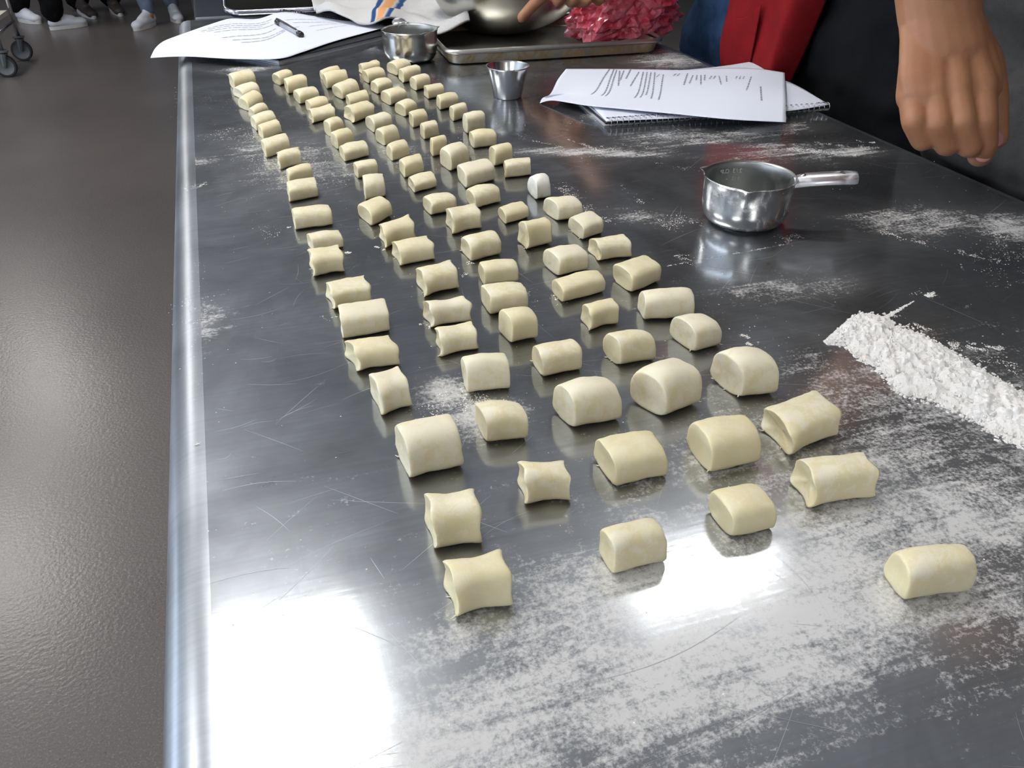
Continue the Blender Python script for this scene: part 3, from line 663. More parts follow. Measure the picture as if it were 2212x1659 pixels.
# mixing bowl, tipped a little to the left
bc = U(1140, 78, TH+.0035); bc.y += .072; BR_ = .160
prof = [(0, 0), (.04, 0)]
for i in range(1, 15):
    a = PI/2*.93*i/14; prof.append((.04+(BR_-.04)*math.sin(a), .105*(1-math.cos(a))))
top_z = prof[-1][1]+.022; prof += [(BR_*1.005, top_z), (BR_+.010, top_z+.001), (BR_+.012, top_z-.001), (BR_+.010, top_z+.002)]
inn = [(max(0, r-.0012), z+.0012) for r, z in prof[:-3]][::-1]
tl = Matrix.Rotation(math.radians(9), 4, Vector((.25, -1, 0)).normalized())
bm = bmesh.new(); lathe(bm, prof+inn, bc, 96, None, tl); lowz = min(v.co.z for v in bm.verts)
for v in bm.verts: v.co.z += TH+.0032-lowz
BO = recentre(obj('mixing_bowl', bm, M['bowl'], None, True, 50), (bc.x, bc.y, TH+.0032)); tag(BO, 'large dull steel mixing bowl resting on the sheet pan', 'bowl')
# crumpled red film bag
bm = bmesh.new(); bmesh.ops.create_icosphere(bm, subdivisions=5, radius=1)
fc_ = U(1345, 55, TH+.035)
ex, ey = Vector((xd.x, xd.y, 0)), yd
for v in bm.verts:
    q = v.co.copy(); n1 = noise.noise(q*1.6+Vector((4, 1, 2))); n2 = abs(noise.noise(q*4.5+Vector((1, 9, 3)))); n3 = abs(noise.noise(q*11)); 
    r_ = 1+.28*n1+.30*n2+.14*n3
    q = q*r_; wx = .100*(1.05 if q.z < -.2 else 1-.32*(q.z+.2)); v.co = fc_+ex*(q.x*wx+.012+.012*q.z)+ey*(q.y*.055+.025)+Vector((0, 0, q.z*.072+.030)); v.co.z = max(v.co.z, TH+.004)
o = obj('plastic_bag', bm, M['film'], None, False); recentre(o, (fc_.x, fc_.y, TH)); tag(o, 'crumpled translucent red plastic bag lying on the sheet pan', 'bag')

# ------------------------------------------------------------------ papers and notebooks
def P3(lst): return [U(u, v, TH+z) for (u, v, z) in lst]
def lines_on(S, rows, parent, th=.0006, name='printed_line', ink='ink'):
    V, Fc = [], []; rnd = random.Random(3)
    def pt(a, b): p = S(a, b); return (p.x, p.y, p.z+th)
    for (u0, v0, u1, v1, wd) in rows:      # a row of words from (u0,v0) to (u1,v1); wd: height across
        dx, dy = u1-u0, v1-v0; L = math.hypot(dx, dy); nx, ny = -dy/L*wd/2, dx/L*wd/2; f = 0
        while f < L:
            ww = rnd.uniform(.012, .04); e = min(L, f+ww); b = len(V); k = 2
            for i in range(k+1):
                g = (f+(e-f)*i/k)/L; V.append(pt(u0+dx*g+nx, v0+dy*g+ny)); V.append(pt(u0+dx*g-nx, v0+dy*g-ny))
            for i in range(k): Fc.append((b+2*i, b+2*i+1, b+2*i+3, b+2*i+2))
            f = e+.008
    o = obj(name, (V, [], Fc), M[ink], parent, False); o['kind'] = 'stuff'; return o
def coils(parent, a, b, n, r, mt, wire_r=.0006, tilt=0.0, z=0):
    a, b = Vector(a), Vector(b); d = (b-a).normalized(); s = Vector((-d.y, d.x, 0)); up = Vector((0, 0, 1))
    for i in range(n):
        c = a.lerp(b, (i+.5)/n); bm = bmesh.new()
        tube(bm, [c+(s*math.cos(q)+up*math.sin(q))*r+d*(.0012*math.sin(q/2)) for q in [2*PI*j/12 for j in range(12)]], wire_r, 5, closed=True)
        obj('coil', bm, mt, parent)
def slab(bm, corners, z0, z1):
    lo = [bm.verts.new((p.x, p.y, z0)) for p in corners]; hi = [bm.verts.new((p.x, p.y, z1)) for p in corners]; n = len(corners)
    bm.faces.new(lo[::-1]); bm.faces.new(hi)
    for j in range(n): bm.faces.new((lo[j], lo[(j+1) % n], hi[(j+1) % n], hi[j]))
# --- left: spiral notebook lying near the far left corner
def quad(c, ex, ey, a, b): return [c+ex*i+ey*j for i, j in ((0, 0), (a, 0), (a, b), (0, b))]
n0 = U(603, 142, TH); n1 = U(838, 84, TH); ex = (n1-n0).normalized(); ey = Vector((-ex.y, ex.x, 0)); 
t = thing('spiral_notebook', (n0.x, n0.y, TH), 'black spiral notebook with a red divider under the left papers', 'notebook')
NW, NH = .30, .235
bm = bmesh.new(); slab(bm, quad(n0, ex, ey, NW, NH), TH+.0002, TH+.0018); obj('back_cover', bm, M['card'], t, False)
bm = bmesh.new(); slab(bm, quad(n0+ex*.003+ey*.003, ex, ey, NW-.004, NH-.006), TH+.0019, TH+.0075); obj('page_block', bm, M['page'], t, False)
bm = bmesh.new(); slab(bm, quad(n0+ex*.001, ex, ey, NW-.002, NH-.002), TH+.0076, TH+.009); obj('front_cover', bm, M['cover'], t, False)
bm = bmesh.new(); slab(bm, quad(n0+ex*.23+ey*.10, ex, ey, .065, .13), TH+.0091, TH+.0098); obj('divider', bm, M['red'], t, False)
s0, s1 = U(606, 26, TH+.012), U(868, 62, TH+.012)
s1 = s0+(s1-s0)*1.0
coils(t, s0, s1, 46, .0062, M['wireblack'], .0007)
# sheet of paper curling over the table's left edge
bot = P3([(325, 125, .004), (400, 122, .010), (500, 127, .013), (600, 127, .013), (652, 113, .013), (720, 90, .0125), (800, 68, .0125), (838, 58, .0125)])
topc = P3([(378, 79, .022), (450, 54, .022), (500, 40, .020), (555, 41, .017), (612, 26, .017), (680, 35, .015), (745, 45, .0135), (815, 50, .0135)])
lf = P3([(325, 125, .004), (335, 105, .014), (352, 90, .020), (378, 79, .022)]); rg = P3([(838, 58, .0125), (828, 54, .013), (815, 50, .0135)])
SL = Coons(bot, topc, lf, rg)
t = thing('printed_sheet', (bot[3].x, bot[3].y, TH+.01), 'large white printed sheets curling over the left edge of the table', 'paper')
obj('page', sheet_bm(SL, 48, 20), M['paper'], t)
rows = [(.17, .78, .50, .86, .022), (.15, .72, .48, .80, .022), (.16, .66, .44, .74, .022), (.22, .60, .55, .74, .018), (.26, .44, .50, .60, .022), (.30, .38, .54, .52, .02), (.33, .33, .62, .55, .018), (.57, .74, .72, .82, .02), (.60, .66, .80, .75, .02), (.66, .55, .84, .70, .016), (.68, .40, .82, .55, .016)]
lines_on(SL, [(*r_[:4], r_[4]*.55) for r_ in rows], t, ink='paleink')
# pen
pa, pb = U(598, 47, TH+.022), U(650, 75, TH+.020)
t = thing('marker_pen', pa, 'black capped marker pen lying on the left sheets of paper', 'pen')
d = (pb-pa).normalized()
bm = bmesh.new(); tube(bm, [pa-d*.004, pa, pa+d*.012, pa+d*.03], [.002, .0055, .0062, .0062], 16); obj('cap', bm, M['blackplastic'], t)
bm = bmesh.new(); tube(bm, [pa+d*.03, pb-d*.012], [.0058, .0056], 16); obj('barrel', bm, M['greyplastic'], t)
bm = bmesh.new(); tube(bm, [pb-d*.013, pb-d*.010, pb+d*.002, pb+d*.004], [.0056, .0062, .006, .004], 16); obj('end_plug', bm, M['blackplastic'], t)
sd = Vector((-d.y, d.x, 0)); bm = bmesh.new(); tube(bm, [pa+d*.004+Vector((0, 0, .0065))-sd*.001, pa+d*.022+Vector((0, 0, .0078))-sd*.002, pb-d*.018+Vector((0, 0, .0068))-sd*.002], [.0016, .002, .0013], 8); obj('clip', bm, M['blackplastic'], t)
# --- right: spiral notebook with a sheet over it
a0, a1 = U(1306, 276, TH), U(1797, 240, TH); ex = (a1-a0).normalized(); ey = Vector((-ex.y, ex.x, 0)); L = (a1-a0).length
t = thing('spiral_notebook', (a0.x, a0.y, TH), 'white wire-bound notebook under the printed sheet at the right', 'notebook')
ND = .16
bm = bmesh.new(); slab(bm, quad(a0+ex*.001+ey*.004, ex, ey, L-.004, ND), TH+.0003, TH+.0022); obj('back_cover', bm, M['card'], t, False)
bm = bmesh.new(); slab(bm, quad(a0+ex*.004+ey*.008, ex, ey, L-.012, ND-.01), TH+.0023, TH+.0045); obj('divider', bm, M['cover'], t, False)
bt = P3([(1310, 262, .0085), (1400, 258, .009), (1550, 251, .009), (1700, 240, .009), (1792, 226, .008)]); tp_ = P3([(1272, 222, .010), (1400, 165, .012), (1560, 150, .013), (1690, 172, .018), (1778, 218, .009)])
SN = Coons(bt, tp_, [bt[0], tp_[0]], [bt[-1], tp_[-1]])
obj('open_page', sheet_bm(SN, 24, 10), M['paper'], t)
bm = bmesh.new(); slab(bm, quad(a0+ex*.006+ey*.009, ex, ey, L-.014, ND-.02), TH+.0046, TH+.0072); obj('page_block', bm, M['page'], t, False)
coils(t, a0+ex*.004+ey*.004+Vector((0, 0, .0062)), a1-ex*.003+ey*.004+Vector((0, 0, .0062)), 41, .0058, M['wire'], .00065)
bm = bmesh.new()
for i in range(41):
    c = (a0+ex*.004+ey*.0135).lerp(a1-ex*.003+ey*.0135, (i+.5)/41); c.z = TH+.0096; lathe(bm, [(0, 0), (.0021, 0)], c, 8)
hl = obj('punched_holes', bm, M['cover'], t, False); hl['kind'] = 'stuff'
bot = P3([(1166, 223, .001), (1195, 217, .007), (1267, 228, .013), (1350, 236, .014), (1466, 247, .016), (1580, 258, .017), (1698, 264, .017)])
topc = P3([(1223, 149, .018), (1310, 149, .018), (1400, 150, .019), (1482, 151, .021), (1560, 147, .024), (1630, 148, .026), (1695, 157, .022)])
lf = P3([(1166, 223, .001), (1172, 212, .004), (1189, 203, .010), (1205, 172, .019), (1223, 149, .018)]); rg = P3([(1698, 264, .017), (1697, 210, .020), (1695, 157, .022)])
SR = Coons(bot, topc, lf, rg)
t = thing('printed_sheet', (a0.x, a0.y+.05, TH+.015), 'white recipe sheet printed sideways, lying over the right notebook', 'paper')
obj('page', sheet_bm(SR, 44, 22), M['paper'], t)
rows = []
for (x0, y0, x1, y1) in [(1318, 152, 1278, 205), (1326, 152, 1298, 207), (1332, 153, 1308, 209), (1340, 153, 1334, 186), (1346, 154, 1340, 175), (1362, 153, 1352, 169), (1380, 155, 1362, 190), (1388, 156, 1370, 214), (1398, 157, 1384, 212), (1408, 158, 1394, 206), (1416, 158, 1406, 212), (1424, 159, 1418, 170), (1434, 162, 1424, 216), (1460, 159, 1456, 165), (1468, 160, 1464, 165), (1486, 162, 1480, 186), (1496, 163, 1492, 182), (1506, 163, 1504, 176), (1514, 163, 1512, 181), (1523, 164, 1522, 173), (1534, 165, 1534, 172), (1544, 165, 1544, 171), (1556, 165, 1554, 183), (1572, 165, 1572, 178), (1592, 166, 1592, 173), (1600, 166, 1600, 172), (1608, 166, 1608, 172), (1620, 167, 1614, 196), (1644, 187, 1643, 218)]:
    # invert the sheet's own parameters near each line's photo position
    def inv(u, v):
        best = min(((abs(proj(SR(i/60, j/40))[0]-u)+abs(proj(SR(i/60, j/40))[1]-v), i/60, j/40) for i in range(61) for j in range(41)), key=lambda q: q[0]); return best[1], best[2]
    p_, q_ = inv(x0, y0), inv(x1, y1); rows.append((*p_, *q_, .006))
lines_on(SR, rows, t)
# second loose sheet whose corner peeks out behind
bt = P3([(1450, 168, .008), (1570, 176, .010), (1685, 186, .010)]); tp2 = P3([(1482, 151, .014), (1560, 143, .018), (1631, 132, .018)])
S2 = Coons(bt, tp2, [bt[0], tp2[0]], [bt[-1], U(1662, 158, TH+.014), tp2[-1]])
o = obj('loose_sheet', sheet_bm(S2, 16, 6), M['page']); recentre(o, bt[0]); tag(o, 'white sheet whose corner peeks out behind the right printed sheet', 'paper')

# ------------------------------------------------------------------ towel, dark tray
bot = P3([(682, 34, .020), (720, 40, .022), (760, 46, .022), (822, 56, .020), (880, 62, .012), (950, 74, .026), (1015, 60, .034)])
tpp = P3([(690, -14, .020), (740, -30, .030), (800, -40, .030), (870, -45, .028), (930, -35, .030), (965, -18, .040), (985, -8, .06)])
lf = P3([(682, 34, .020), (676, 18, .026), (690, -14, .020)]); rg = P3([(1015, 60, .034), (1000, 25, .045), (985, -8, .06)])
ST = Coons(bot, tpp, lf, rg)
def fold(p, u, v):
    z = .013*abs(math.sin(u*7+v*2.3+.5))**1.5+.010*noise.noise(Vector((u*6, v*3, 2)))+.010*math.exp(-((v-.12)/.09)**2)*(1-u*.3)-.004*v
    return p+Vector((0, 0, z))+Vector((.004*noise.noise(p*30), .004*noise.noise(p*25+Vector((5, 0, 0))), 0))
t = obj('kitchen_towel', sheet_bm(ST, 90, 50, .004, fn=fold), M['towel']); recentre(t, (bot[3].x, bot[3].y, TH)); tag(t, 'rumpled white terry towel with blue and orange stripes behind the far cup', 'towel')
k0 = U(480, 40, TH); kx = Vector((math.cos(-.05), math.sin(-.05), 0)); ky = Vector((-kx.y, kx.x, 0))
KM = Matrix((kx, ky, Vector((0, 0, 1)))).transposed().to_4x4(); KM.translation = (k0.x+.005, 2.085, TH+.004)
t = thing('dark_tray', (k0.x, 2.16, TH), 'blackened tray with rounded corners and thin bright rim at the far end', 'tray')
def kk(i, z): return rrect(i, .46-i, i, .33-i, .035, z)
KM2 = KM @ Matrix.Rotation(math.radians(12), 4, 'X')
bm = bmesh.new(); loft(bm, [kk(.006, 0), kk(.004, .006), kk(.006, .008)], KM2); obj('tray_floor', bm, M['blacksheet'], t, True, 40)
bm = bmesh.new(); loft(bm, [kk(.006, -.001), kk(.001, 0), kk(0, .004), kk(.001, .009), kk(.004, .0105), kk(.006, .009)], KM2, False, False); obj('rim', bm, M['chrome'], t, True, 60)
# the next table beyond (carries the tray)
t = thing('second_table', (.7, 2.75, 0), 'second steel table standing end to end beyond the first', 'table')
bm = bmesh.new(); box(bm, (.03, 2.125, TH-.05), (.93, 3.4, TH), bev=.008); obj('tabletop', bm, M['darksteel'], t, True, 40)
for x in (.08, .86):
    for y in (2.22, 3.3): bm = bmesh.new(); tube(bm, [(x, y, 0), (x, y, .86)], .02, 12); obj('leg', bm, M['tableleg'], t)

# ------------------------------------------------------------------ people
def X(u, v, x):
    d = ray(u, v); return CAM+d*((x-CAM.x)/d.x)
def newo(name, bm, m, parent, voxel, wob=None, sm=5):
    o = obj(name, bm, m, parent); blob(o, voxel, sm)
    if wob: wobble(o, *wob)
    return o
def shoe(heel, toe, m, parent, h=.075, w_=.05):
    heel, toe = Vector(heel), Vector(toe); d = (toe-heel).normalized(); L = (toe-heel).length; up = Vector((0, 0, 1))
    bm = bmesh.new()
    rcone(bm, heel+d*.04+up*.05, .040, heel+d*L*.55+up*.048, .046, 16, (up, .85, 1)); rcone(bm, heel+d*L*.5+up*.042, .045, toe-d*.045+up*.036, .043, 16, (up, .75, 1.05))
    rcone(bm, heel+d*.05+up*.06, .040, heel+d*.065+up*.115, .040, 16)
    rcone(bm, heel+d*.08+up*.085, .036, heel+d*L*.62+up*.055, .034, 16)
    o = newo('shoe_upper', bm, m, parent, .006)
    for v in o.data.vertices: v.co.z = max(v.co.z, .014)
    bm = bmesh.new(); s = Vector((-d.y, d.x, 0)); n = 28; lo, hi = [], []
    for i in range(n):
        a = 2*PI*i/n; f = math.cos(a); ww = (.047 if f > 0 else .040)*(1-.12*math.cos(2*a))
        p = heel+d*(L/2+f*L/2)+s*math.copysign(abs(math.sin(a))**.75, math.sin(a))*ww
        lo.append(bm.verts.new((p.x, p.y, .001))); hi.append(bm.verts.new((p.x, p.y, .026)))
    bm.faces.new(lo[::-1]); bm.faces.new(hi)
    for i in range(n): bm.faces.new((lo[i], lo[(i+1) % n], hi[(i+1) % n], hi[i]))
    obj('shoe_sole', bm, M['sole'], parent, True, 40)
def person(loc, face, label, trou, top, feet, arms, lean=(0, 0), shoe_m='shoe', hands=None, voxel=.008, wide=1.0, hem=.11, hipz=.93, shirt_hem=1.02, leg_r=1.0, sleeve=0):
    """face: unit xy vector; arms: [(shoulder side, elbow, wrist)] world points; feet: [(heel, toe)] right then left"""
    t = thing('person', (loc[0], loc[1], 0), label, 'person')
    fx = Vector((face[0], face[1], 0)).normalized(); rt = Vector((fx.y, -fx.x, 0)); up = Vector((0, 0, 1)); b = Vector((loc[0], loc[1], 0))
    ln = Vector((lean[0], lean[1], 0))
    hip = b+up*hipz; chest = b+up*1.24+ln*.6; sh = b+up*1.40+ln; neck = b+up*1.47+ln*1.1+fx*.01; head = b+up*1.60+ln*1.2+fx*.03
    fl = (fx, .68, 1.0)
    # body: one continuous surface
    bm = bmesh.new()
    rcone(bm, hip-up*.02, .145*wide, hip+up*.16, .125*wide, 20, fl); rcone(bm, hip+up*.14, .125*wide, chest, .150*wide, 20, fl); rcone(bm, chest, .150*wide, sh-up*.04, .135*wide, 20, fl)
    rcone(bm, sh-up*.02, .06, neck+up*.04, .052, 16); rcone(bm, head-up*.035+fx*.015, .068, head+up*.035-fx*.01, .088, 20); rcone(bm, head+fx*.075-up*.005, .010, head+fx*.092-up*.028, .014, 10)
    for sd in (-1, 1):
        rcone(bm, head+rt*sd*.078-up*.02-fx*.01, .014, head+rt*sd*.080+up*.015-fx*.012, .017, 8)
        rcone(bm, head+rt*sd*.03+fx*.078+up*.012, .012, head+rt*sd*.034+fx*.076+up*.012, .012, 8)
    rcone(bm, head+fx*.078-up*.055-rt*.015, .010, head+fx*.078-up*.055+rt*.015, .010, 8)
    for i, (hl, te) in enumerate(feet):
        sd = 1 if i == 0 else -1; an = Vector(hl)+(Vector(te)-Vector(hl)).normalized()*.06+up*.10; hj = hip+rt*sd*.09*wide-up*.04; kn = (hj+an)/2+fx*.03+up*.02
        rcone(bm, hj, .085*wide, kn, .058, 16); rcone(bm, kn, .058, an, .040, 16); rcone(bm, an, .04, an-up*.03+fx*.02, .036, 12)
    for (sd, el, wr) in arms:
        sj = sh+rt*sd*.165*wide-up*.03; el, wr = Vector(el), Vector(wr)
        rcone(bm, sh+rt*sd*.05-up*.03, .06, sj, .055, 16); rcone(bm, sj, .055, el, .042, 16); rcone(bm, el, .043, wr, .029, 16)
    if hands:
        for fn in hands: fn(bm)
    body = newo('body', bm, M['skin'], t, voxel, None, 2 if voxel < .003 else 4)
    # trousers
    bm = bmesh.new(); rcone(bm, hip-up*.03, .165*wide, b+up*(shirt_hem+.02)+ln*.2, .150*wide, 24, (fx, .72, 1.0))
    for i, (hl, te) in enumerate(feet):
        sd = 1 if i == 0 else -1; an = Vector(hl)+(Vector(te)-Vector(hl)).normalized()*.055+up*hem; hj = hip+rt*sd*.085*wide-up*.05; kn = (hj+an)/2+fx*.03+up*.02
        rcone(bm, hj, .105*wide, kn, .080*leg_r, 18); rcone(bm, kn, .080*leg_r, an, .062*leg_r, 18)
    newo('trousers', bm, M[trou], t, .009, (.010, 14, 3), 4)
    # shirt with sleeves
    bm = bmesh.new(); rcone(bm, b+up*(shirt_hem+.10)+ln*.3, .160*wide, chest, .168*wide, 24, (fx, .72, 1.0)); rcone(bm, chest, .168*wide, sh-up*.05, .150*wide, 24, (fx, .72, 1.0))
    for (sd, el, wr) in arms:
        sj = sh+rt*sd*.165*wide-up*.03; rcone(bm, sh-up*.04, .08, sj, .07, 16); rcone(bm, sj, .07, sj.lerp(Vector(el), .75), .058, 16)
        if sleeve: rcone(bm, sj.lerp(Vector(el), .75), .058, Vector(el), .055, 16); rcone(bm, Vector(el), .055, Vector(el).lerp(Vector(wr), .8), .042, 16)  # forearm sleeve added out of view to darken the arm's table reflection
    newo('shirt', bm, M[top], t, .009, (.010, 12, 5), 4)
    # hair
    bm = bmesh.new(); rcone(bm, head+up*.035-fx*.022, .096, head+up*.045-fx*.012, .092, 20); rcone(bm, head-fx*.05-up*.01, .07, head-fx*.055+up*.03, .08, 16)
    o = newo('hair', bm, M['hair'], t, .008)
    for (hl, te) in feet: shoe(hl, te, M[shoe_m], t)
    return t
# --- woman in blue jeans and red apron, right hand at the bowl
def hand_bowl(bm):
    pal = D(1222, -42, 1.46); wr = Vector((.76, 1.50, 1.135))
    rcone(bm, wr, .030, pal, .034, 14, ((0, 0, 1), .75, 1.1)); rcone(bm, pal, .034, D(1250, -22, 1.46), .030, 14)
    def fing(pts, r): 
        pts = [D(*p) for p in pts]
        for i, (a, b) in enumerate(zip(pts, pts[1:])): rcone(bm, a, r*(1-.08*i), b, r*(1-.08*(i+1)), 12)
    fing([(1205, -45, 1.46), (1178, -14, 1.45), (1148, 15, 1.46), (1127, 38, 1.47)], .0125)
    fing([(1222, -35, 1.46), (1212, -6, 1.44), (1203, 4, 1.455)], .0110)
    fing([(1245, -30, 1.46), (1242, -4, 1.44), (1232, 6, 1.46)], .0112)
    fing([(1268, -25, 1.46), (1270, -2, 1.44), (1262, 7, 1.46)], .0108)
    fing([(1285, -22, 1.46), (1300, -4, 1.45), (1292, 4, 1.465)], .0098)
P1 = person((1.10, 1.475), (-1, -.1), 'person in blue jeans and red apron standing behind the sheet pan', 'jeans', 'blackcloth', [((1.17, 1.58, 0), (.93, 1.58, 0)), ((1.17, 1.38, 0), (.93, 1.37, 0))], [(1, (.93, 1.60, 1.20), (.76, 1.50, 1.135)), (-1, (1.33, 1.42, 1.15), (1.38, 1.50, .98))], hands=[hand_bowl], voxel=.0042, lean=(-.04, 0), hipz=.95, shirt_hem=1.06, sleeve=1.0, wide=1.13)
bot = [X(1562, 330, .945), X(1610, 330, .925), X(1655, 330, .93), X(1690, 330, .96)]
tpa = [X(1606, -260, .955), X(1670, -260, .93), X(1760, -240, .935), X(1840, -220, .97)]
SA = Coons(bot, tpa, [bot[0], X(1561, 120, .94), X(1586, 0, .94), tpa[0]], [bot[-1], X(1706, 180, .965), X(1776, 0, .965), tpa[-1]])
def apf(p, u, v): return p+Vector((-.010*math.sin(u*9+v*2)-.006*noise.noise(p*14), 0, 0))
ap = obj('apron', sheet_bm(SA, 40, 50, .002, fn=apf), M['apron'], P1)
pk_ = [X(1566, 190, .935), X(1585, 190, .932), X(1615, 190, .930)]; pt_ = [X(1584, 34, .930), X(1608, 40, .926), X(1650, 10, .926)]
SPk = Coons(pk_, pt_, [pk_[0], X(1566, 120, .932), pt_[0]], [pk_[-1], pt_[-1]])
obj('pocket', sheet_bm(SPk, 14, 20, .002, fn=lambda p, u, v: p+Vector((-.004, 0, 0))), M['apron'], ap)
# --- person in black jeans
P2 = person((1.115, 1.12), (-1, 0), 'person in black jeans standing between the red apron and the fist', 'blackjeans', 'blackcloth', [((1.20, 1.20, 0), (.95, 1.21, 0)), ((1.20, 1.0, 0), (.95, .99, 0))], [(1, (1.36, 1.22, 1.16), (1.42, 1.12, 1.0)), (-1, (1.36, 1.02, 1.16), (1.42, 1.06, .98))], lean=(.03, 0), wide=1.18, hipz=.95, shirt_hem=1.1)
tb = bmesh.new()
for q in (0, 8):
    prev = None; pts = []
    for i in range(25): 
        u = 1727+(1925-1727)*i/24; pts.append((u, 183+q+10*math.sin(i/24*1.6)))
    dgp = P2.children[1]
    inv_ = dgp.matrix_world
    from mathutils.bvhtree import BVHTree
    if q == 0: bv = BVHTree.FromPolygons([v.co for v in dgp.data.vertices], [p.vertices for p in dgp.data.polygons])
    hit = [bv.ray_cast(CAM, ray(*p).normalized())[0] for p in pts]; hit = [h_-ray(*p).normalized()*.0008 for h_, p in zip(hit, pts) if h_ is not None]
    for a, b in zip(hit[::2], hit[1::2]): tube(tb, [a, b], .0006, 4)
if tb.verts: o = obj('seam_stitching', tb, M['thread'], P2)
else: tb.free()
# --- person in grey, right fist hanging over the table corner
def hand_fist(bm):
    Z = .755
    def q(u, v, d): return D(u, v, d)
    view = FW
    # back of the hand
    for (a, ra), (b, rb) in [(((2028, -60, .735), .036), ((2030, 40, .742), .0325)), (((2030, 40, .742), .0325), ((2045, 120, .747), .035))]: rcone(bm, q(*a), ra, q(*b), rb, 20, (view, .74, 1.12))
    kn = [(1970, 208, .744), (2016, 200, .738), (2064, 192, .735), (2116, 188, .738)]; wr_ = [(1992, 75, .748), (2014, 75, .744), (2040, 75, .744), (2068, 78, .748)]
    rr = [.0138, .0145, .0148, .0158]
    for (a, b, r) in zip(wr_, kn, rr): rcone(bm, q(*a), r*1.25, q(*b), r, 16)
    rcone(bm, q(2036, 60, .742), .034, q(2034, 176, .7385), .0345, 20, (view, .41, 1.12)); rcone(bm, q(2050, 60, .743), .032, q(2078, 172, .7385), .0345, 20, (view, .41, 1.08)); rcone(bm, q(2035, 90, .758), .030, q(2050, 210, .768), .036, 18, (view, .6, 1.15))
    # fingers: knuckle, middle joint, end joint, tip
    fg = [[(1970, 208, .744), (1976, 262, .739), (1994, 300, .748), (2012, 290, .775), (2012, 250, .785)],
          [(2016, 200, .738), (2028, 268, .733), (2046, 310, .744), (2058, 300, .772), (2056, 255, .783)],
          [(2064, 192, .735), (2078, 262, .730), (2095, 313, .741), (2104, 308, .770), (2100, 260, .780)],
          [(2116, 188, .738), (2123, 262, .733), (2124, 312, .745), (2118, 333, .757)]]
    fr = [.0119, .0124, .0126, .0132]
    for pts, r in zip(fg, fr):
        for i, (a, b) in enumerate(zip(pts, pts[1:])): rcone(bm, q(*a), r*(1-.04*i), q(*b), r*(1-.04*(i+1)), 14)
    # thumb leaves the side of the palm
    th = [((2085, 70, .760), .019), ((2125, 140, .765), .0175), ((2143, 205, .768), .0142), ((2149, 255, .768), .0118), ((2152, 297, .768), .0105)]
    for (a, ra), (b, rb) in zip(th, th[1:]): rcone(bm, q(*a), ra, q(*b), rb, 14)
wr3 = D(2028, -20, .737); el3 = D(1975, -560, .66)
P3_ = person((1.15, .645), (-1, 0), 'person in grey fleece at the right table edge, right fist hanging over it', 'greysweat', 'greysweat', [((1.22, .75, 0), (.97, .76, 0)), ((1.22, .54, 0), (.97, .53, 0))], [(1, el3, wr3), (-1, (1.05, .38, 1.15), (1.08, .40, .97))], hands=[hand_fist], voxel=.0018, wide=1.32, lean=(-.04, -.02), shirt_hem=.93)
# fleece hem resting against the table edge
bm = bmesh.new()
rcone(bm, Vector((1.03, .80, 1.10)), .13, Vector((1.035, .835, .93)), .13, 20, (Vector((1, 0, 0)), .75, 1)); rcone(bm, Vector((1.02, .62, 1.10)), .13, Vector((1.03, .60, .90)), .13, 20, (Vector((1, 0, 0)), .75, 1)); rcone(bm, Vector((1.03, .825, .95)), .115, Vector((1.03, .45, .93)), .115, 20)
newo('fleece_hem', bm, M['greysweat'], P3_, .008, (.012, 9, 1), 6)
# nails
def nail(u, v, d, ru, rv, parent):
    bm = bmesh.new(); c = D(u, v, d); bmesh.ops.create_uvsphere(bm, u_segments=12, v_segments=8, radius=1)
    for vv in bm.verts: vv.co = c+RT*vv.co.x*ru+UPV*vv.co.y*rv+FW*vv.co.z*.0025
    obj('fingernail', bm, M['nail'], parent)
body3 = P3_.children[0]
nail(2124, 338, .7475, .0075, .0055, body3); nail(2153, 300, .7585, .0065, .0075, body3)
# --- people at the far left
def fpt(u, v): return U(u, v, 0)
person((-1.10, 7.62), (.9, .2), 'person in black trousers and white trainers near the cart', 'blackcloth', 'blackcloth', [((*fpt(108, 66).xy, 0), (*fpt(190, 55).xy, 0)), ((*fpt(42, 45).xy, 0), (*fpt(88, 52).xy, 0))], [(1, (-1.1, 7.3, 1.15), (-1.0, 7.3, .95)), (-1, (-1.1, 7.95, 1.15), (-1.0, 7.95, .95))], hem=.13, leg_r=1.25)
person((-.42, 7.66), (.1, -1), 'person in pale ripped jeans and white trainers at far left', 'paleblue', 'navy', [((*fpt(335, 52).xy, 0), (*fpt(292, 68).xy, 0)), ((*fpt(376, 36).xy, 0), (*fpt(388, 51).xy, 0))], [(1, (-.7, 7.6, 1.15), (-.7, 7.4, .95)), (-1, (-.15, 7.6, 1.15), (-.15, 7.4, .95))], hem=.12, leg_r=.9)
person((-.78, 8.15), (.4, -1), 'person in black trousers and dark shoes between two pairs of white trainers', 'blackcloth', 'blackcloth', [((*fpt(170, 22).xy, 0), (*fpt(205, 42).xy, 0)), ((*fpt(240, 15).xy, 0), (*fpt(262, 36).xy, 0))], [(1, (-1.0, 8.1, 1.15), (-1.0, 8.0, .95)), (-1, (-.5, 8.1, 1.15), (-.5, 8.0, .95))], shoe_m='darkshoe', hem=.10, leg_r=1.5, wide=1.15)
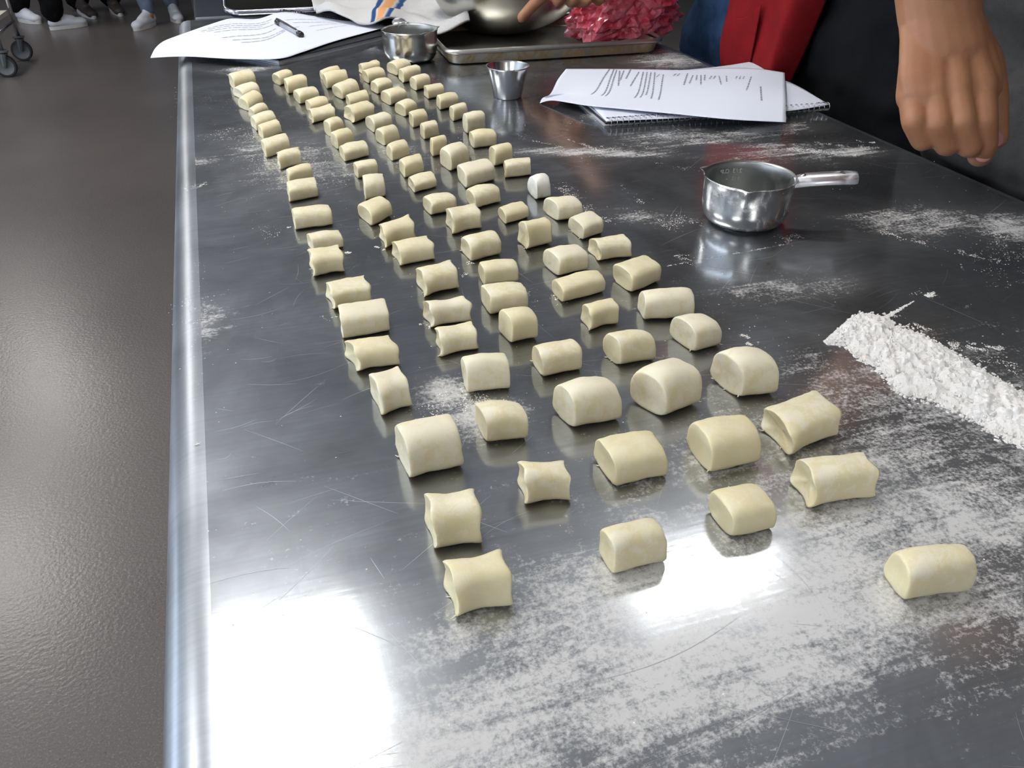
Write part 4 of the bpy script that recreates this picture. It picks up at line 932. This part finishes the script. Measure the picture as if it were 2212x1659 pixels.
# ------------------------------------------------------------------ the wheeled cart at far left
c1, c2 = fpt(20, 166), fpt(54, 131); c1.z = c2.z = 0
t = thing('wheeled_cart', (c1.x-.2, c1.y, 0), 'chrome wheeled cart with grey casters at the far left', 'cart')
def caster(c, t):
    bm = bmesh.new(); ax = Vector((-.12, -1, 0)).normalized(); R_ = .0635; cc = c+Vector((0, 0, R_)); r0 = Matrix(((1, 0, 0), (0, 1, 0), (0, 0, 1)))
    mt = ax.to_track_quat('Z', 'Y').to_matrix().to_4x4()
    bm = bmesh.new(); lathe(bm, [(.050, -.013), (.060, -.013), (.0635, -.009), (.0635, .009), (.060, .013), (.050, .013)], cc, 40, None, mt); wheel = obj('caster_tyre', bm, M['rubber'], t, True, 40)
    bm = bmesh.new(); lathe(bm, [(0, -.016), (.010, -.016), (.012, -.009), (.048, -.010), (.052, -.013), (.052, .013), (.048, .010), (.012, .009), (.010, .016), (0, .016)], cc, 40, None, mt); obj('wheel_hub', bm, M['hub'], t, True, 40)
    bm = bmesh.new()
    for s in (-1, 1): box(bm, (-.018, -.018, -.006), (.018, .018, .004), Matrix.Translation(c+Vector((0, 0, .14))))
    for s in (-1, 1):
        p = cc+ax*s*.020; tube(bm, [p, p+Vector((.005, 0, .04)), p+Vector((.01, 0, .075))], [.012, .017, .018], 8)
    lathe(bm, [(0, -.004), (.036, -.004), (.036, .006), (0, .006)], c+Vector((.005, 0, .148)), 20); obj('caster_fork', bm, M['hub'], t, True, 40)
for c in (c1, c2, c1+Vector((-.55, .05, 0)), c2+Vector((-.55, .05, 0))): caster(c, t)
posts = []
for c in (c1, c2, c1+Vector((-.55, .05, 0)), c2+Vector((-.55, .05, 0))):
    bm = bmesh.new(); tube(bm, [c+Vector((.005, 0, .15)), c+Vector((.005, 0, .4)), c+Vector((.005, 0, 1.0))], .0125, 14); obj('post', bm, M['chrome'], t)
bm = bmesh.new(); o1 = Vector((.005, 0, .24)); tube(bm, [c1+o1, c2+o1], .010, 10); tube(bm, [c1+o1+Vector((-.55, .05, 0)), c2+o1+Vector((-.55, .05, 0))], .010, 10); tube(bm, [c1+Vector((.005, 0, .20)), c1+Vector((-.55, .05, .20))], .010, 10); obj('cross_bar', bm, M['chrome'], t)
bm = bmesh.new(); slab(bm, [c1+Vector((-.55, .07, 0)), c1+Vector((-.01, .02, 0)), c2+Vector((-.01, -.02, 0)), c2+Vector((-.55, .03, 0))], .285, .31); obj('shelf', bm, M['shelf'], t, False)
for q in list(C.objects):
    if q.name.startswith('fleece_hem'): q['label'] = 'grey fleece hem against the table edge'
# metal post of further furniture
p = fpt(432, 55); t = thing('steel_rack', (p.x, p.y, 0), 'steel rack with upright posts beyond the far left corner', 'rack')
for q in (Vector((0, 0, 0)), Vector((.9, 0, 0)), Vector((0, .5, 0)), Vector((.9, .5, 0))):
    bm = bmesh.new(); tube(bm, [Vector((p.x, p.y, .0))+q, Vector((p.x, p.y, 1.5))+q], .028, 12); obj('post', bm, M['tableleg'], t)
for z in (.22, .8, 1.4):
    bm = bmesh.new(); box(bm, (p.x-.03, p.y-.03, z), (p.x+.93, p.y+.53, z+.03), bev=.004); obj('shelf', bm, M['tableleg'], t, False)
